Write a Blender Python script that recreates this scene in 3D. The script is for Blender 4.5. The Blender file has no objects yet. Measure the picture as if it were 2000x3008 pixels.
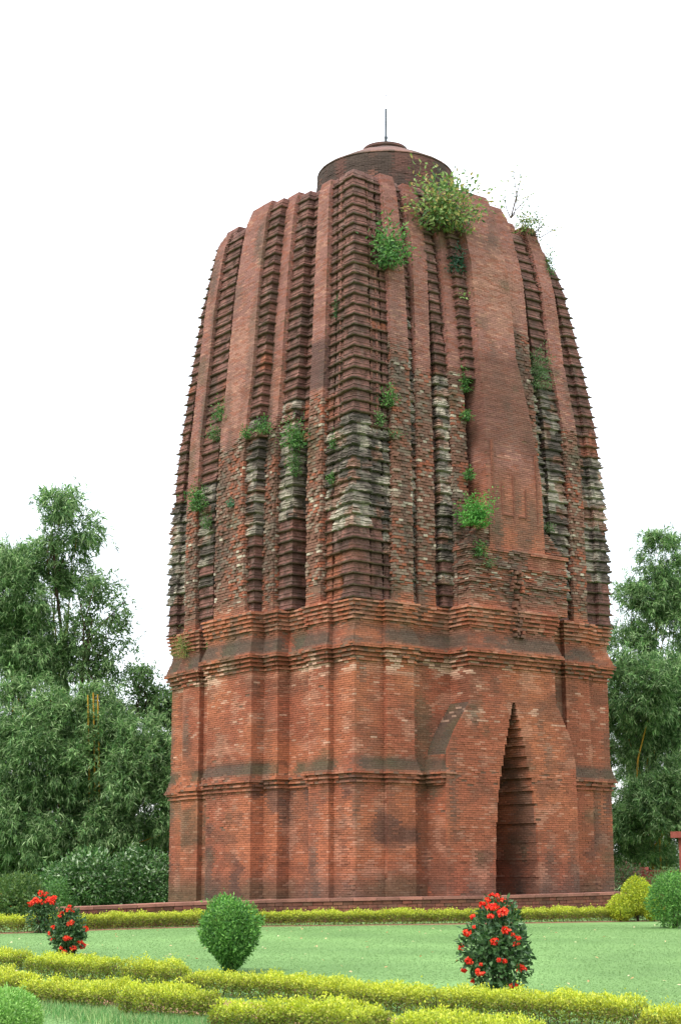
import bpy, math
import numpy as np
from mathutils import Matrix, Vector

sc = bpy.context.scene
COL = sc.collection
rng = np.random.default_rng(11)

# ------------------------------------------------------------------ camera
CAM = np.array([-27.9759, -37.3949, 0.7822])
YAW, PITCH, ROLL, FPX = 0.634169, 0.213582, -0.002245, 4890.65
FW = np.array([math.cos(PITCH)*math.sin(YAW), math.cos(PITCH)*math.cos(YAW), math.sin(PITCH)])
RT0 = np.array([math.cos(YAW), -math.sin(YAW), 0.0]); UP0 = np.cross(RT0, FW)
RT = math.cos(ROLL)*RT0 + math.sin(ROLL)*UP0
UP = math.cos(ROLL)*UP0 - math.sin(ROLL)*RT0
cd = bpy.data.cameras.new('camera'); cam = bpy.data.objects.new('camera', cd); COL.objects.link(cam)
cam.matrix_world = Matrix(((RT[0], UP[0], -FW[0], CAM[0]), (RT[1], UP[1], -FW[1], CAM[1]), (RT[2], UP[2], -FW[2], CAM[2]), (0, 0, 0, 1)))
cd.sensor_fit = 'HORIZONTAL'; cd.sensor_width = 36.0; cd.lens = FPX/2000.0*36.0
cd.clip_start = 0.5; cd.clip_end = 5000
sc.camera = cam

# ------------------------------------------------------------------ light: bright overcast
SUN_EL, SUN_AZ = math.radians(54), math.radians(250)      # azimuth of the sun, from +Y clockwise
w = bpy.data.worlds.new('World'); sc.world = w; w.use_nodes = True
nt = w.node_tree; nt.nodes.clear()
sky = nt.nodes.new('ShaderNodeTexSky'); sky.sky_type = 'NISHITA'; sky.sun_disc = False
sky.sun_elevation = SUN_EL; sky.sun_rotation = SUN_AZ; sky.air_density = 1.0; sky.dust_density = 3.0
bg1 = nt.nodes.new('ShaderNodeBackground'); bg1.inputs[1].default_value = 0.06
bg2 = nt.nodes.new('ShaderNodeBackground'); bg2.inputs[0].default_value = (0.97, 0.985, 1.0, 1)
# cloud layer: the standard overcast sky, three times as bright overhead as at the horizon
tc = nt.nodes.new('ShaderNodeTexCoord'); sp = nt.nodes.new('ShaderNodeSeparateXYZ'); nt.links.new(tc.outputs['Generated'], sp.inputs[0])
mr = nt.nodes.new('ShaderNodeMapRange'); mr.inputs[1].default_value = 0.0; mr.inputs[2].default_value = 1.0; mr.inputs[3].default_value = 0.5; mr.inputs[4].default_value = 1.5
nt.links.new(sp.outputs[2], mr.inputs[0]); nt.links.new(mr.outputs[0], bg2.inputs[1])
add = nt.nodes.new('ShaderNodeAddShader'); wo = nt.nodes.new('ShaderNodeOutputWorld')
nt.links.new(sky.outputs[0], bg1.inputs[0]); nt.links.new(bg1.outputs[0], add.inputs[0]); nt.links.new(bg2.outputs[0], add.inputs[1])
nt.links.new(add.outputs[0], wo.inputs[0])
sd = bpy.data.lights.new('sun', 'SUN'); sd.energy = 1.5; sd.angle = math.radians(18); sd.color = (1.0, 0.965, 0.91)
so = bpy.data.objects.new('sun', sd); COL.objects.link(so)
sv = Vector((math.sin(SUN_AZ)*math.cos(SUN_EL), math.cos(SUN_AZ)*math.cos(SUN_EL), math.sin(SUN_EL)))
so.rotation_euler = sv.to_track_quat('Z', 'Y').to_euler()
vs = sc.view_settings; vs.view_transform = 'Standard'; vs.look = 'None'; vs.gamma = 1.0; vs.use_curve_mapping = False
vs.exposure = 1.0
sc.render.engine = 'CYCLES'
sc.cycles.max_bounces = 6; sc.cycles.diffuse_bounces = 2; sc.cycles.transmission_bounces = 3; sc.cycles.transparent_max_bounces = 4

# ------------------------------------------------------------------ helpers
def lin(r, g, b):
    c = np.array([r, g, b], float)/255.0
    return np.where(c <= 0.04045, c/12.92, ((c+0.055)/1.055)**2.4)
def at(x, y, d):
    return CAM + d*(FW + RT*(x-1000)/FPX - UP*(y-1504)/FPX)
HV = np.array([math.sin(YAW), math.cos(YAW)])
def gz(x, y):
    dd = (np.asarray(x)-CAM[0])*HV[0] + (np.asarray(y)-CAM[1])*HV[1]
    return np.interp(dd, [-400, 0, 15, 38, 46, 400], [-1.0, -0.98, -0.86, -0.53, -0.5, -0.5])
def gat(x, y):
    d = 25.0
    for _ in range(40):
        v = FW + RT*(x-1000)/FPX - UP*(y-1504)/FPX
        P = CAM + d*v
        d = d + (gz(P[0], P[1])-P[2])/v[2]*0.7
        d = min(max(d, 4), 300)
    P = CAM + d*(FW + RT*(x-1000)/FPX - UP*(y-1504)/FPX); P[2] = gz(P[0], P[1])
    return P
def scale_at(P): return FPX/((np.asarray(P)-CAM) @ FW)      # photograph pixels per metre

_T = np.random.default_rng(5).random((32, 32, 32))
def vnoise(P, s, off=0.0):
    q = np.asarray(P, float)*s + off; i = np.floor(q).astype(int); f = q-i; f = f*f*(3-2*f)
    def g(a, b, c): return _T[(i[..., 0]+a) % 32, (i[..., 1]+b) % 32, (i[..., 2]+c) % 32]
    fx, fy, fz = f[..., 0], f[..., 1], f[..., 2]
    x00 = g(0,0,0)*(1-fx)+g(1,0,0)*fx; x10 = g(0,1,0)*(1-fx)+g(1,1,0)*fx
    x01 = g(0,0,1)*(1-fx)+g(1,0,1)*fx; x11 = g(0,1,1)*(1-fx)+g(1,1,1)*fx
    return (x00*(1-fy)+x10*fy)*(1-fz)+(x01*(1-fy)+x11*fy)*fz
def fbm(P, s, off=0.0): return (vnoise(P, s, off)*4+vnoise(P, s*2.1, off+7)*2+vnoise(P, s*4.3, off+3))/7
def sstep(a, b, x): t = np.clip((x-a)/(b-a), 0, 1); return t*t*(3-2*t)
def mixc(c, d, t): return c*(1-t[:, None]) + d*t[:, None]

def mesh(name, V, F, col=None, smooth=False):
    """V (n,3); F (m,4) or list of faces; col (m,3) one colour for each face"""
    me = bpy.data.meshes.new(name)
    V = np.asarray(V, np.float32)
    if isinstance(F, np.ndarray):
        m, k = F.shape
        me.vertices.add(len(V)); me.vertices.foreach_set('co', V.ravel())
        me.loops.add(m*k); me.loops.foreach_set('vertex_index', F.astype(np.int32).ravel())
        me.polygons.add(m); me.polygons.foreach_set('loop_start', np.arange(0, m*k, k, dtype=np.int32))
        me.update(calc_edges=True)
    else:
        me.from_pydata([tuple(v) for v in V], [], F); me.update()
    if col is not None:
        at_ = me.attributes.new('Col', 'FLOAT_COLOR', 'FACE')
        c = np.ones((len(me.polygons), 4), np.float32); c[:, :3] = col
        at_.data.foreach_set('color', c.ravel())
    me.polygons.foreach_set('use_smooth', np.full(len(me.polygons), bool(smooth)))
    return me
def obj(name, me, mat, parent=None, kind=None):
    o = bpy.data.objects.new(name, me); COL.objects.link(o)
    if me is not None and mat is not None and not me.materials: me.materials.append(mat)
    if parent is not None: o.parent = parent
    if kind: o['kind'] = kind
    return o
def tag(o, label, cat, group=None):
    o['label'] = label; o['category'] = cat
    if group: o['group'] = group
    return o
def thing(name, loc, label, cat, group=None):
    o = bpy.data.objects.new(name, None); COL.objects.link(o); o.location = tuple(loc); o.empty_display_size = 0.2
    return tag(o, label, cat, group)

# ------------------------------------------------------------------ materials
def mat_new(name):
    m = bpy.data.materials.new(name); m.use_nodes = True
    n = m.node_tree.nodes; b = n['Principled BSDF']; b.inputs['Roughness'].default_value = 0.92
    if 'Specular IOR Level' in b.inputs: b.inputs['Specular IOR Level'].default_value = 0.2
    return m, n, m.node_tree.links, b
def mat_attr(name, nscale=9.0, lo=0.72, hi=1.25, bump=0.35, bscale=40.0, courses=False, rough=0.92):
    m, n, l, b = mat_new(name); b.inputs['Roughness'].default_value = rough
    a = n.new('ShaderNodeAttribute'); a.attribute_name = 'Col'
    g = n.new('ShaderNodeNewGeometry')
    t = n.new('ShaderNodeTexNoise'); t.inputs['Scale'].default_value = nscale; t.inputs['Detail'].default_value = 6; t.inputs['Roughness'].default_value = 0.65
    l.new(g.outputs['Position'], t.inputs['Vector'])
    r = n.new('ShaderNodeMapRange'); r.inputs[1].default_value = 0.3; r.inputs[2].default_value = 0.7; r.inputs[3].default_value = lo; r.inputs[4].default_value = hi
    l.new(t.outputs['Fac'], r.inputs[0])
    v = n.new('ShaderNodeVectorMath'); v.operation = 'SCALE'
    l.new(a.outputs['Color'], v.inputs[0]); l.new(r.outputs[0], v.inputs['Scale'])
    last = v.outputs[0]
    t2 = n.new('ShaderNodeTexNoise'); t2.inputs['Scale'].default_value = bscale; t2.inputs['Detail'].default_value = 5
    l.new(g.outputs['Position'], t2.inputs['Vector'])
    h = t2.outputs['Fac']
    if courses:                                   # mortar courses cut into carved brick
        sx = n.new('ShaderNodeSeparateXYZ'); l.new(g.outputs['Position'], sx.inputs[0])
        ad = n.new('ShaderNodeMath'); ad.operation = 'ADD'; l.new(sx.outputs[0], ad.inputs[0]); l.new(sx.outputs[1], ad.inputs[1])
        cb = n.new('ShaderNodeCombineXYZ'); l.new(ad.outputs[0], cb.inputs[0]); l.new(sx.outputs[2], cb.inputs[1])
        br = n.new('ShaderNodeTexBrick'); br.inputs['Scale'].default_value = 1.0; br.inputs['Mortar Size'].default_value = 0.008
        br.inputs['Brick Width'].default_value = 0.21; br.inputs['Row Height'].default_value = 0.058
        br.inputs['Color1'].default_value = (1.12, 1.1, 1.08, 1); br.inputs['Color2'].default_value = (0.82, 0.82, 0.82, 1); br.inputs['Mortar'].default_value = (0.6, 0.62, 0.62, 1)
        l.new(cb.outputs[0], br.inputs['Vector'])
        mm = n.new('ShaderNodeVectorMath'); mm.operation = 'MULTIPLY'; l.new(last, mm.inputs[0]); l.new(br.outputs['Color'], mm.inputs[1]); last = mm.outputs[0]
    l.new(last, b.inputs['Base Color'])
    bp = n.new('ShaderNodeBump'); bp.inputs['Strength'].default_value = bump; bp.inputs['Distance'].default_value = 0.02
    l.new(h, bp.inputs['Height']); l.new(bp.outputs[0], b.inputs['Normal'])
    return m
def mat_noise(name, c1, c2, scale=3.0, bump=0.3, bscale=30.0, rough=0.92):
    m, n, l, b = mat_new(name); b.inputs['Roughness'].default_value = rough
    g = n.new('ShaderNodeNewGeometry'); t = n.new('ShaderNodeTexNoise'); t.inputs['Scale'].default_value = scale; t.inputs['Detail'].default_value = 8
    t.inputs['Roughness'].default_value = 0.7
    l.new(g.outputs['Position'], t.inputs['Vector'])
    r = n.new('ShaderNodeValToRGB'); r.color_ramp.elements[0].position = 0.32; r.color_ramp.elements[1].position = 0.68
    r.color_ramp.elements[0].color = (*c1, 1); r.color_ramp.elements[1].color = (*c2, 1)
    l.new(t.outputs['Fac'], r.inputs[0]); l.new(r.outputs[0], b.inputs['Base Color'])
    t2 = n.new('ShaderNodeTexNoise'); t2.inputs['Scale'].default_value = bscale; t2.inputs['Detail'].default_value = 4
    l.new(g.outputs['Position'], t2.inputs['Vector'])
    bp = n.new('ShaderNodeBump'); bp.inputs['Strength'].default_value = bump; bp.inputs['Distance'].default_value = 0.03
    l.new(t2.outputs['Fac'], bp.inputs['Height']); l.new(bp.outputs[0], b.inputs['Normal'])
    return m
def mat_leaf(name, gloss=0.5, transl=0.35):
    m, n, l, b = mat_new(name); b.inputs['Roughness'].default_value = gloss
    b.inputs['Specular IOR Level'].default_value = 0.22
    a = n.new('ShaderNodeAttribute'); a.attribute_name = 'Col'
    l.new(a.outputs['Color'], b.inputs['Base Color'])
    tr = n.new('ShaderNodeBsdfTranslucent'); mx = n.new('ShaderNodeMixShader'); mx.inputs[0].default_value = transl
    hs = n.new('ShaderNodeHueSaturation'); hs.inputs['Value'].default_value = 1.25; hs.inputs['Saturation'].default_value = 1.1; l.new(a.outputs['Color'], hs.inputs['Color'])
    l.new(hs.outputs[0], tr.inputs[0]); l.new(b.outputs[0], mx.inputs[1]); l.new(tr.outputs[0], mx.inputs[2])
    l.new(mx.outputs[0], n['Material Output'].inputs[0])
    return m
M_BRICK = mat_attr('brick', 14.0, 0.78, 1.2, 0.45, 55.0)
M_CARVED = mat_attr('carved_brick', 6.0, 0.6, 1.3, 0.9, 24.0, courses=True)
M_MORTAR = mat_noise('lime_mortar', tuple(lin(92, 66, 54)), tuple(lin(120, 92, 76)), 5.0)
M_DRUM = mat_attr('drum_brick', 3.0, 0.7, 1.25, 0.5, 40.0)
M_LEAF = mat_leaf('leaf'); M_GLOSS = mat_leaf('glossy_leaf', 0.32, 0.25); M_GRASS = mat_leaf('grass_blade', 0.7, 0.2)
M_FLOWER = mat_leaf('flower_petal', 0.6, 0.25)
M_BARK = mat_noise('bark', tuple(lin(58, 46, 38)), tuple(lin(92, 78, 64)), 6.0, 0.6)
M_CANE = mat_noise('bamboo_cane', tuple(lin(150, 120, 40)), tuple(lin(196, 150, 62)), 4.0, 0.1)
M_SOIL = mat_noise('red_soil', tuple(lin(120, 84, 66)), tuple(lin(164, 122, 98)), 4.0, 0.8)
M_IRON = mat_noise('iron_rod', tuple(lin(46, 54, 62)), tuple(lin(74, 80, 86)), 5.0, 0.2, 30, 0.6)
M_REDPAINT = mat_noise('red_oxide_plaster', tuple(lin(128, 66, 58)), tuple(lin(158, 88, 78)), 4.0, 0.3)

# ------------------------------------------------------------------ ground
def build_ground():
    m, n, l, b = mat_new('lawn_ground')
    g = n.new('ShaderNodeNewGeometry')
    t1 = n.new('ShaderNodeTexNoise'); t1.inputs['Scale'].default_value = 0.35; t1.inputs['Detail'].default_value = 6
    t2 = n.new('ShaderNodeTexNoise'); t2.inputs['Scale'].default_value = 22.0; t2.inputs['Detail'].default_value = 6
    for t in (t1, t2): l.new(g.outputs['Position'], t.inputs['Vector'])
    r1 = n.new('ShaderNodeValToRGB'); e = r1.color_ramp.elements
    e[0].position = 0.35; e[0].color = (*lin(90, 120, 70), 1); e[1].position = 0.68; e[1].color = (*lin(108, 140, 84), 1)
    r2 = n.new('ShaderNodeValToRGB'); e = r2.color_ramp.elements
    e[0].position = 0.3; e[0].color = (0.72, 0.74, 0.7, 1); e[1].position = 0.7; e[1].color = (1.15, 1.15, 1.1, 1)
    l.new(t1.outputs['Fac'], r1.inputs[0]); l.new(t2.outputs['Fac'], r2.inputs[0])
    mx = n.new('ShaderNodeVectorMath'); mx.operation = 'MULTIPLY'; l.new(r1.outputs[0], mx.inputs[0]); l.new(r2.outputs[0], mx.inputs[1])
    l.new(mx.outputs[0], b.inputs['Base Color'])
    bp = n.new('ShaderNodeBump'); bp.inputs['Strength'].default_value = 0.6; bp.inputs['Distance'].default_value = 0.03
    l.new(t2.outputs['Fac'], bp.inputs['Height']); l.new(bp.outputs[0], b.inputs['Normal'])
    ds = np.array([-300, -60, 0, 5, 10, 15, 20, 25, 30, 34, 38, 42, 46, 60, 90, 200, 800, 2500.]); ls = np.array([-2500, -600, -120, -40, -15, -5, 0, 5, 15, 40, 120, 600, 2500.])
    V = []
    for d in ds:
        for s_ in ls:
            x = CAM[0]+HV[0]*d+RT0[0]*s_; y = CAM[1]+HV[1]*d+RT0[1]*s_
            V.append((x, y, float(gz(x, y))))
    nl = len(ls); F = [(i*nl+j, i*nl+j+1, (i+1)*nl+j+1, (i+1)*nl+j) for i in range(len(ds)-1) for j in range(nl-1)]
    o = obj('lawn', mesh('lawn', V, F, smooth=True), m); o['kind'] = 'structure'
build_ground()
def ground_strip(name, pts, halfw, mat, dz=0.004):
    """a strip of soil laid on the lawn along ground points"""
    pts = [np.array(p[:2]) for p in pts]; V = []
    for i, p in enumerate(pts):
        t = pts[min(i+1, len(pts)-1)]-pts[max(i-1, 0)]; t = t/np.linalg.norm(t); nn = np.array([-t[1], t[0]])
        for s_ in (-1, 1):
            q = p+nn*halfw*s_*(0.9+0.2*rng.random()); V.append((q[0], q[1], float(gz(*q))+dz))
    F = [(2*i, 2*i+1, 2*i+3, 2*i+2) for i in range(len(pts)-1)]
    o = obj(name, mesh(name, V, F), mat); o['kind'] = 'structure'; return o

# ------------------------------------------------------------------ temple: geometry in plan units, near corner at the origin
KZ = [-2, 8.3, 10, 12.5, 14.8, 17, 19.5, 21, 21.8, 22.3, 24]; KS = [1, 1, 1, .99, .965, .92, .862, .808, .777, .747, .68]
def kz(z): return np.interp(z, KZ, KS)
def shx(z): return -np.interp(z, [16.0, 19.5, 22.3, 24], [0, .08, .22, .25])      # the old tower leans a little to the left near its top
def mx_(x, z, k=None): return 5+(kz(z) if k is None else k)*(x-5)+RT0[0]*shx(z)
def my_(y, z, k=None): return 5+(kz(z) if k is None else k)*(y-5)+RT0[1]*shx(z)
CH = 0.062
# the colour of the brick itself, by place and wear
C_OR = lin(168, 102, 74); C_RED = lin(150, 87, 66); C_PINK = lin(146, 103, 94); C_PALE = lin(186, 138, 116); C_BRN = lin(120, 78, 62)
C_GREY = lin(150, 138, 122); C_DGREY = lin(84, 76, 68); C_MOSS = lin(78, 80, 62); C_WHITE = lin(206, 168, 146); C_BURNT = lin(84, 60, 54)
ALB = 0.80           # pigment brightness of the brick
def brick_colour(P, style, wz=None):
    n = len(P); z = P[:, 2]; r = rng.random(n); r2 = rng.random(n)
    big = fbm(P, 0.45, 3.3); mid = fbm(P, 1.6, 9.1); fine = fbm(P*np.array([1, 1, 2.2]), 3.2, 1.7)
    lo = mixc(np.tile(C_OR, (n, 1)), C_RED, sstep(.35, .65, big)); lo = mixc(lo, C_BRN, (r < .10)*.45); lo = mixc(lo, C_PALE, (r > .93)*.45)
    lo = mixc(lo, C_BRN, sstep(.48, .72, mid)*.7); lo = mixc(lo, C_PALE, sstep(.56, .72, fbm(P, 2.3, 21.))*.4)
    hi = mixc(np.tile(C_PINK, (n, 1)), C_PALE, sstep(.5, .7, big)*.35); hi = mixc(hi, C_RED, (r < .22)*.5); hi = mixc(hi, C_PALE, (r > .88)*.45); hi = mixc(hi, C_BRN, sstep(.58, .72, mid)*.4)
    t = sstep(9.0, 12.5, z)
    c = mixc(lo, hi, t)
    if style == 'porch':
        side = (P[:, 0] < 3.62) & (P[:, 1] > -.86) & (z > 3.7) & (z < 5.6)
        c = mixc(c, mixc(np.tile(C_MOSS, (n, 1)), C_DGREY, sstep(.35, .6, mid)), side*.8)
        c = mixc(c, C_WHITE, ((fine > .6) & (z > 5.0))*.5)
        c = mixc(c, C_DGREY, (1-sstep(.2, .8, z))*sstep(.3, .6, mid)*.5)
    if style == 'pier':
        # lime patches below the cornice, moss on the set-offs, damp at the foot
        lime = sstep(.50, .60, fbm(P, .55, 77.))
        c = mixc(c, C_WHITE, (sstep(6.2, 6.5, z)*(1-sstep(6.86, 6.98, z)))*(fine > .53)*lime*.8)
        c = mixc(c, C_WHITE, ((fine > .75) & (z > 4.2) & (z < 7))*.5)
        c = mixc(c, mixc(np.tile(C_MOSS, (n, 1)), C_DGREY, sstep(.4, .6, big)), (sstep(3.5, 3.62, z)*(1-sstep(3.8, 4.05, z)))*sstep(.2, .55, mid)*.8)
        c = mixc(c, C_DGREY, (sstep(7.08, 7.2, z)*(1-sstep(7.45, 7.8, z)))*sstep(.15, .48, mid)*.85)
        c = mixc(c, mixc(np.tile(C_DGREY, (n, 1)), C_MOSS, sstep(.4, .6, big)), (1-sstep(.15, .95, z+(mid-.5)))*.65)
        c = mixc(c, C_BURNT, sstep(.58, .70, fbm(P, 1.1, 14.))*(z < 3.4)*.7)
        c = mixc(c, C_PALE, (sstep(7.7, 7.9, z)*(1-sstep(8.4, 8.5, z)))*(fine > .56)*.4)
    if style == 'stain':
        c = mixc(c, lin(104, 70, 60), sstep(12.6, 14.0, z+(mid-.5)*2)*(1-sstep(15.8, 17.0, z+(mid-.5)*2))*.7)
        c = mixc(c, C_OR, (1-sstep(11.5, 13.5, z))*.6)
    if style == 'soot':
        c = mixc(c, lin(92, 70, 66), sstep(14.9, 15.1, z)*(1-sstep(16.5, 16.7, z))*.8)
    if wz is not None:
        wth = 1-sstep(-.35, .35, z-wz+(mid-.5)*2.4); wth = wth*sstep(8.3, 8.9, z)
        g = mixc(np.tile(lin(124, 88, 74), (n, 1)), C_GREY, (r2 > .72)*.55); g = mixc(g, lin(156, 88, 64), ((r2 < .34) & (mid > .44))*.7)
        g = mixc(g, C_DGREY, sstep(.46, .68, big)*.5); g = mixc(g, lin(196, 184, 164), ((r2 > .95) & (fine > .5))*.7)
        c = mixc(c, g, wth)
    c = mixc(c, C_DGREY, sstep(.58-.06*(style != 'pier'), .8-.06*(style != 'pier'), fbm(P*np.array([1, 1, .22]), 1.7, 31.))*.62)     # rain streaks
    c = mixc(c, C_MOSS, sstep(.64, .78, fbm(P, .8, 41.))*.5)
    row = vnoise(np.stack([z*0+3.1, z*0+7.7, z], -1), 11.0, 5.)           # firing differs from course to course
    return c*ALB*(0.92+0.16*rng.random(n))[:, None]*(.86+.28*row)[:, None]

class Bricks:
    def __init__(s, style='pier', wz=None, rough=0.0, drop=0.0):
        s.o = []; s.t = []; s.n = []; s.h = []; s.out = []; s.dep = []; s.c = []; s.style = style; s.wz = wz; s.rough = rough; s.drop = drop; s.raw = []
    def add(s, o, t, n, h, out, dep, c):
        m = len(o)
        s.o.append(o); s.t.append(t); s.n.append(np.broadcast_to(n, (m, 3))); s.h.append(np.broadcast_to(h, (m,))); s.out.append(np.broadcast_to(out, (m,)))
        s.dep.append(np.broadcast_to(dep, (m,))); s.c.append(c)
    def finish(s):
        if not s.raw: return
        o = np.concatenate([r[0] for r in s.raw]); tt = np.concatenate([r[1] for r in s.raw]); n = np.concatenate([np.broadcast_to(r[2], (len(r[0]), 3)) for r in s.raw]); hh = np.concatenate([np.full(len(r[0]), r[3]) for r in s.raw]); s.raw = []
        m = len(o); ctr = o+tt*.5; wr = np.full(m, s.rough)
        if s.wz is not None:
            mid = fbm(ctr, 1.6, 9.1); wr = wr+(1-sstep(-.35, .35, ctr[:, 2]-s.wz+(mid-.5)*2.4))*sstep(8.4, 9.0, ctr[:, 2])
        wr = wr+sstep(.6, .75, fbm(ctr, .9, 51.))*.25
        lip = ((ctr[:, 2] > 3.2) & (ctr[:, 2] < 3.6)) | ((ctr[:, 2] > 6.6) & (ctr[:, 2] < 7.2)) | ((ctr[:, 2] > 7.7) & (ctr[:, 2] < 8.45))
        out = rng.normal(0, 1, m)*(0.003+0.017*wr+.010*lip)-0.004*wr-lip*(rng.random(m) < .05)*.04
        k = rng.random(m) > (0.0012+0.035*np.maximum(0, wr-.35)+s.drop)
        s.add(o[k], tt[k], n[k], hh[k]-.010*(1+.7*wr[k]), out[k], .07 if s.wz is None else .10, brick_colour(ctr[k], s.style, s.wz))
    def build(s, name):
        s.finish()
        o = np.concatenate(s.o); t = np.concatenate(s.t); n = np.concatenate(s.n); h = np.concatenate(s.h)[:, None]; out = np.concatenate(s.out)[:, None]; dep = np.concatenate(s.dep)[:, None]
        c = np.concatenate(s.c); m = len(o); z = np.array([0, 0, 1.0])
        tw = (rng.random((m, 4, 1))-.5)*0.006
        f = np.stack([o, o+t, o+t+z*h, o+z*h], 1); fr = f+n[:, None]*(out[:, None]+tw); bk = f-n[:, None]*dep[:, None]
        V = np.concatenate([fr, bk], 1).reshape(-1, 3)
        b = np.arange(m)[:, None]*8
        Fq = np.stack([b+np.array([[0, 1, 2, 3]]), b+np.array([[3, 2, 6, 7]]), b+np.array([[0, 4, 5, 1]]), b+np.array([[0, 3, 7, 4]]), b+np.array([[1, 5, 6, 2]])], 1).reshape(-1, 4)
        return mesh(name, V, Fq, np.repeat(c, 5, 0))

def lay(B, P0, P1, n, z, row, gap=0.009, lead=0.0, bl=0.225, h=CH):
    """one course of bricks from P0 to P1 (2D), outward normal n; lead leaves room for a brick laid across the end"""
    v = P1-P0; L = np.linalg.norm(v)
    if L < lead+0.03: return
    t = v/L; P0 = P0+t*lead; L = L-lead
    k = max(1, int(round(L/bl)))
    e = np.linspace(0, 1, k+1) if k < 2 else np.clip(np.concatenate([[0], (np.arange(1, k+1)-(0.5 if row % 2 else 0.0)+(rng.random(k)-.5)*.16)/k, [1]]), 0, 1)
    a, b = e[:-1]*L, e[1:]*L; ok = (b-a) > 0.03; a = a[ok]+gap*.5; b = b[ok]-gap*.5; m = len(a)
    if m == 0: return
    a[0] -= gap*.5; b[-1] += gap*.5
    if z > 8.5: a[0] += .03*rng.random()**2; b[-1] -= .03*rng.random()**2       # worn arrises
    o = np.zeros((m, 3)); o[:, 0] = P0[0]+t[0]*a; o[:, 1] = P0[1]+t[1]*a; o[:, 2] = z+gap*.5
    tt = np.zeros((m, 3)); tt[:, 0] = t[0]*(b-a); tt[:, 1] = t[1]*(b-a)
    B.raw.append((o, tt, np.array([n[0], n[1], 0.0]), h))

class Boxes:
    def __init__(s): s.V = []
    def add(s, x0, x1, y0, y1, z0, z1, k0=None, k1=None):
        k0 = kz((z0+z1)/2) if k0 is None else k0; k1 = k0 if k1 is None else k1
        zm = (z0+z1)/2; za, zb = (zm, zm) if k0 == k1 else (z0, z1)
        f = lambda x, y, k, z, zz: (mx_(x, z, k), my_(y, z, k), zz)
        s.V.append([f(x0, y0, k0, za, z0), f(x1, y0, k0, za, z0), f(x1, y1, k0, za, z0), f(x0, y1, k0, za, z0), f(x0, y0, k1, zb, z1), f(x1, y0, k1, zb, z1), f(x1, y1, k1, zb, z1), f(x0, y1, k1, zb, z1)])
    def build(s, name):
        V = np.array(s.V).reshape(-1, 3); b = np.arange(len(s.V))[:, None, None]*8
        F = (b+np.array([[0, 3, 2, 1], [4, 5, 6, 7], [0, 1, 5, 4], [1, 2, 6, 5], [2, 3, 7, 6], [3, 0, 4, 7]])[None]).reshape(-1, 4)
        return mesh(name, V, F)

TEMPLE = thing('brick_temple', (5, 5, -0.3), 'tall weathered red brick temple tower with ribbed curved spire and pointed doorway', 'temple')
TEMPLE_INV = Matrix.Translation((-5, -5, 0.3))
def part(name, me, mat, parent=None, kind=None):
    me.transform(TEMPLE_INV); return obj(name, me, mat, parent or TEMPLE, kind)

def o_wall(z, drop=0.0):
    """outset of each course: string course, cornice and the flared courses under the tower"""
    z = z+drop*max(0.0, 1-abs(z-3.6)/2.5)
    if 3.25 <= z < 3.565: return (0.06, 0.02, 0.10, 0.07, 0.15, 0.15)[min(5, int((z-3.25)/0.062))]
    if 3.565 <= z < 4.02: return 0.125*(1-(z-3.565)/0.455)
    if 6.66 <= z < 7.16: return (0.05, 0.01, 0.10, 0.06, 0.15, 0.11, 0.21, 0.21, 0.20)[min(8, int((z-6.66)/0.062))]
    if 7.16 <= z < 7.60: return 0.165-0.15*(z-7.16)/0.44
    if 7.60 <= z < 7.76: return 0.01
    if 7.76 <= z < 8.40:
        i = int((z-7.76)/0.128); up = ((z-7.76)/0.128) % 1
        return 0.01+0.025*i+(0.06 if up > 0.48 else 0.0)
    if z >= 8.40: return 0.03
    return 0.0
def val(a, z): return a(z) if callable(a) else a

def column(name, face, a0, a1, p, z0, z1, pin=-0.4, o=None, style='pier', wz=None, rough=0.0, drop=0.0, side=True, nobrick=False, lead=False):
    """an upright band of brickwork on face 'L' (left) or 'D' (doorway): a solid body with every brick laid on it"""
    B = Bricks(style, wz, rough, drop); X = Boxes(); levels = []; z = z0
    while z+CH <= z1+1e-6:
        h = .088 if (wz is not None and style != 'pier' and 9.0 < z < wz-.3) else CH
        levels.append((z, h)); z += h
    for r, (z, CHr) in enumerate(levels):
        zc = z+CHr/2; bl = .17 if CHr > .07 else .225; oo = o(zc) if o else 0.0
        A0, A1 = val(a0, zc)-oo, val(a1, zc)+oo; q = val(p, zc)+oo
        if A1-A0 < .05: continue
        e = 0.016 if (wz is None or zc > wz+.6 or zc < 8.9) else 0.05
        if face == 'D': e += .004
        if face == 'L': X.add(-q+e, -pin, A0+e, A1-e, z, z+CHr)
        else: X.add(A0+e, A1-e, -q+e, -pin, z, z+CHr)
        if nobrick: continue
        f = lambda x, y: np.array([mx_(x, zc), my_(y, zc)])
        if face == 'L':
            lay(B, f(-q, A0), f(-q, A1), (-1, 0), z, r, bl=bl, h=CHr)
            if side: lay(B, f(-q, A0+.002), f(-pin, A0+.002), (0, -1), z, r+1, lead=.071, bl=bl, h=CHr)
        else:
            lay(B, f(A0, -q), f(A1, -q), (0, -1), z, r, lead=.071 if lead else 0.0, bl=bl, h=CHr)
            if side: lay(B, f(A0+.002, -q), f(A0+.002, -pin), (-1, 0), z, r+1, lead=.071, bl=bl, h=CHr)
    b = part(name, X.build(name), M_MORTAR)
    if B.raw:
        s = B.build('brickwork'); part('brickwork', s, M_BRICK, b, 'stuff')
    return b

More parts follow.
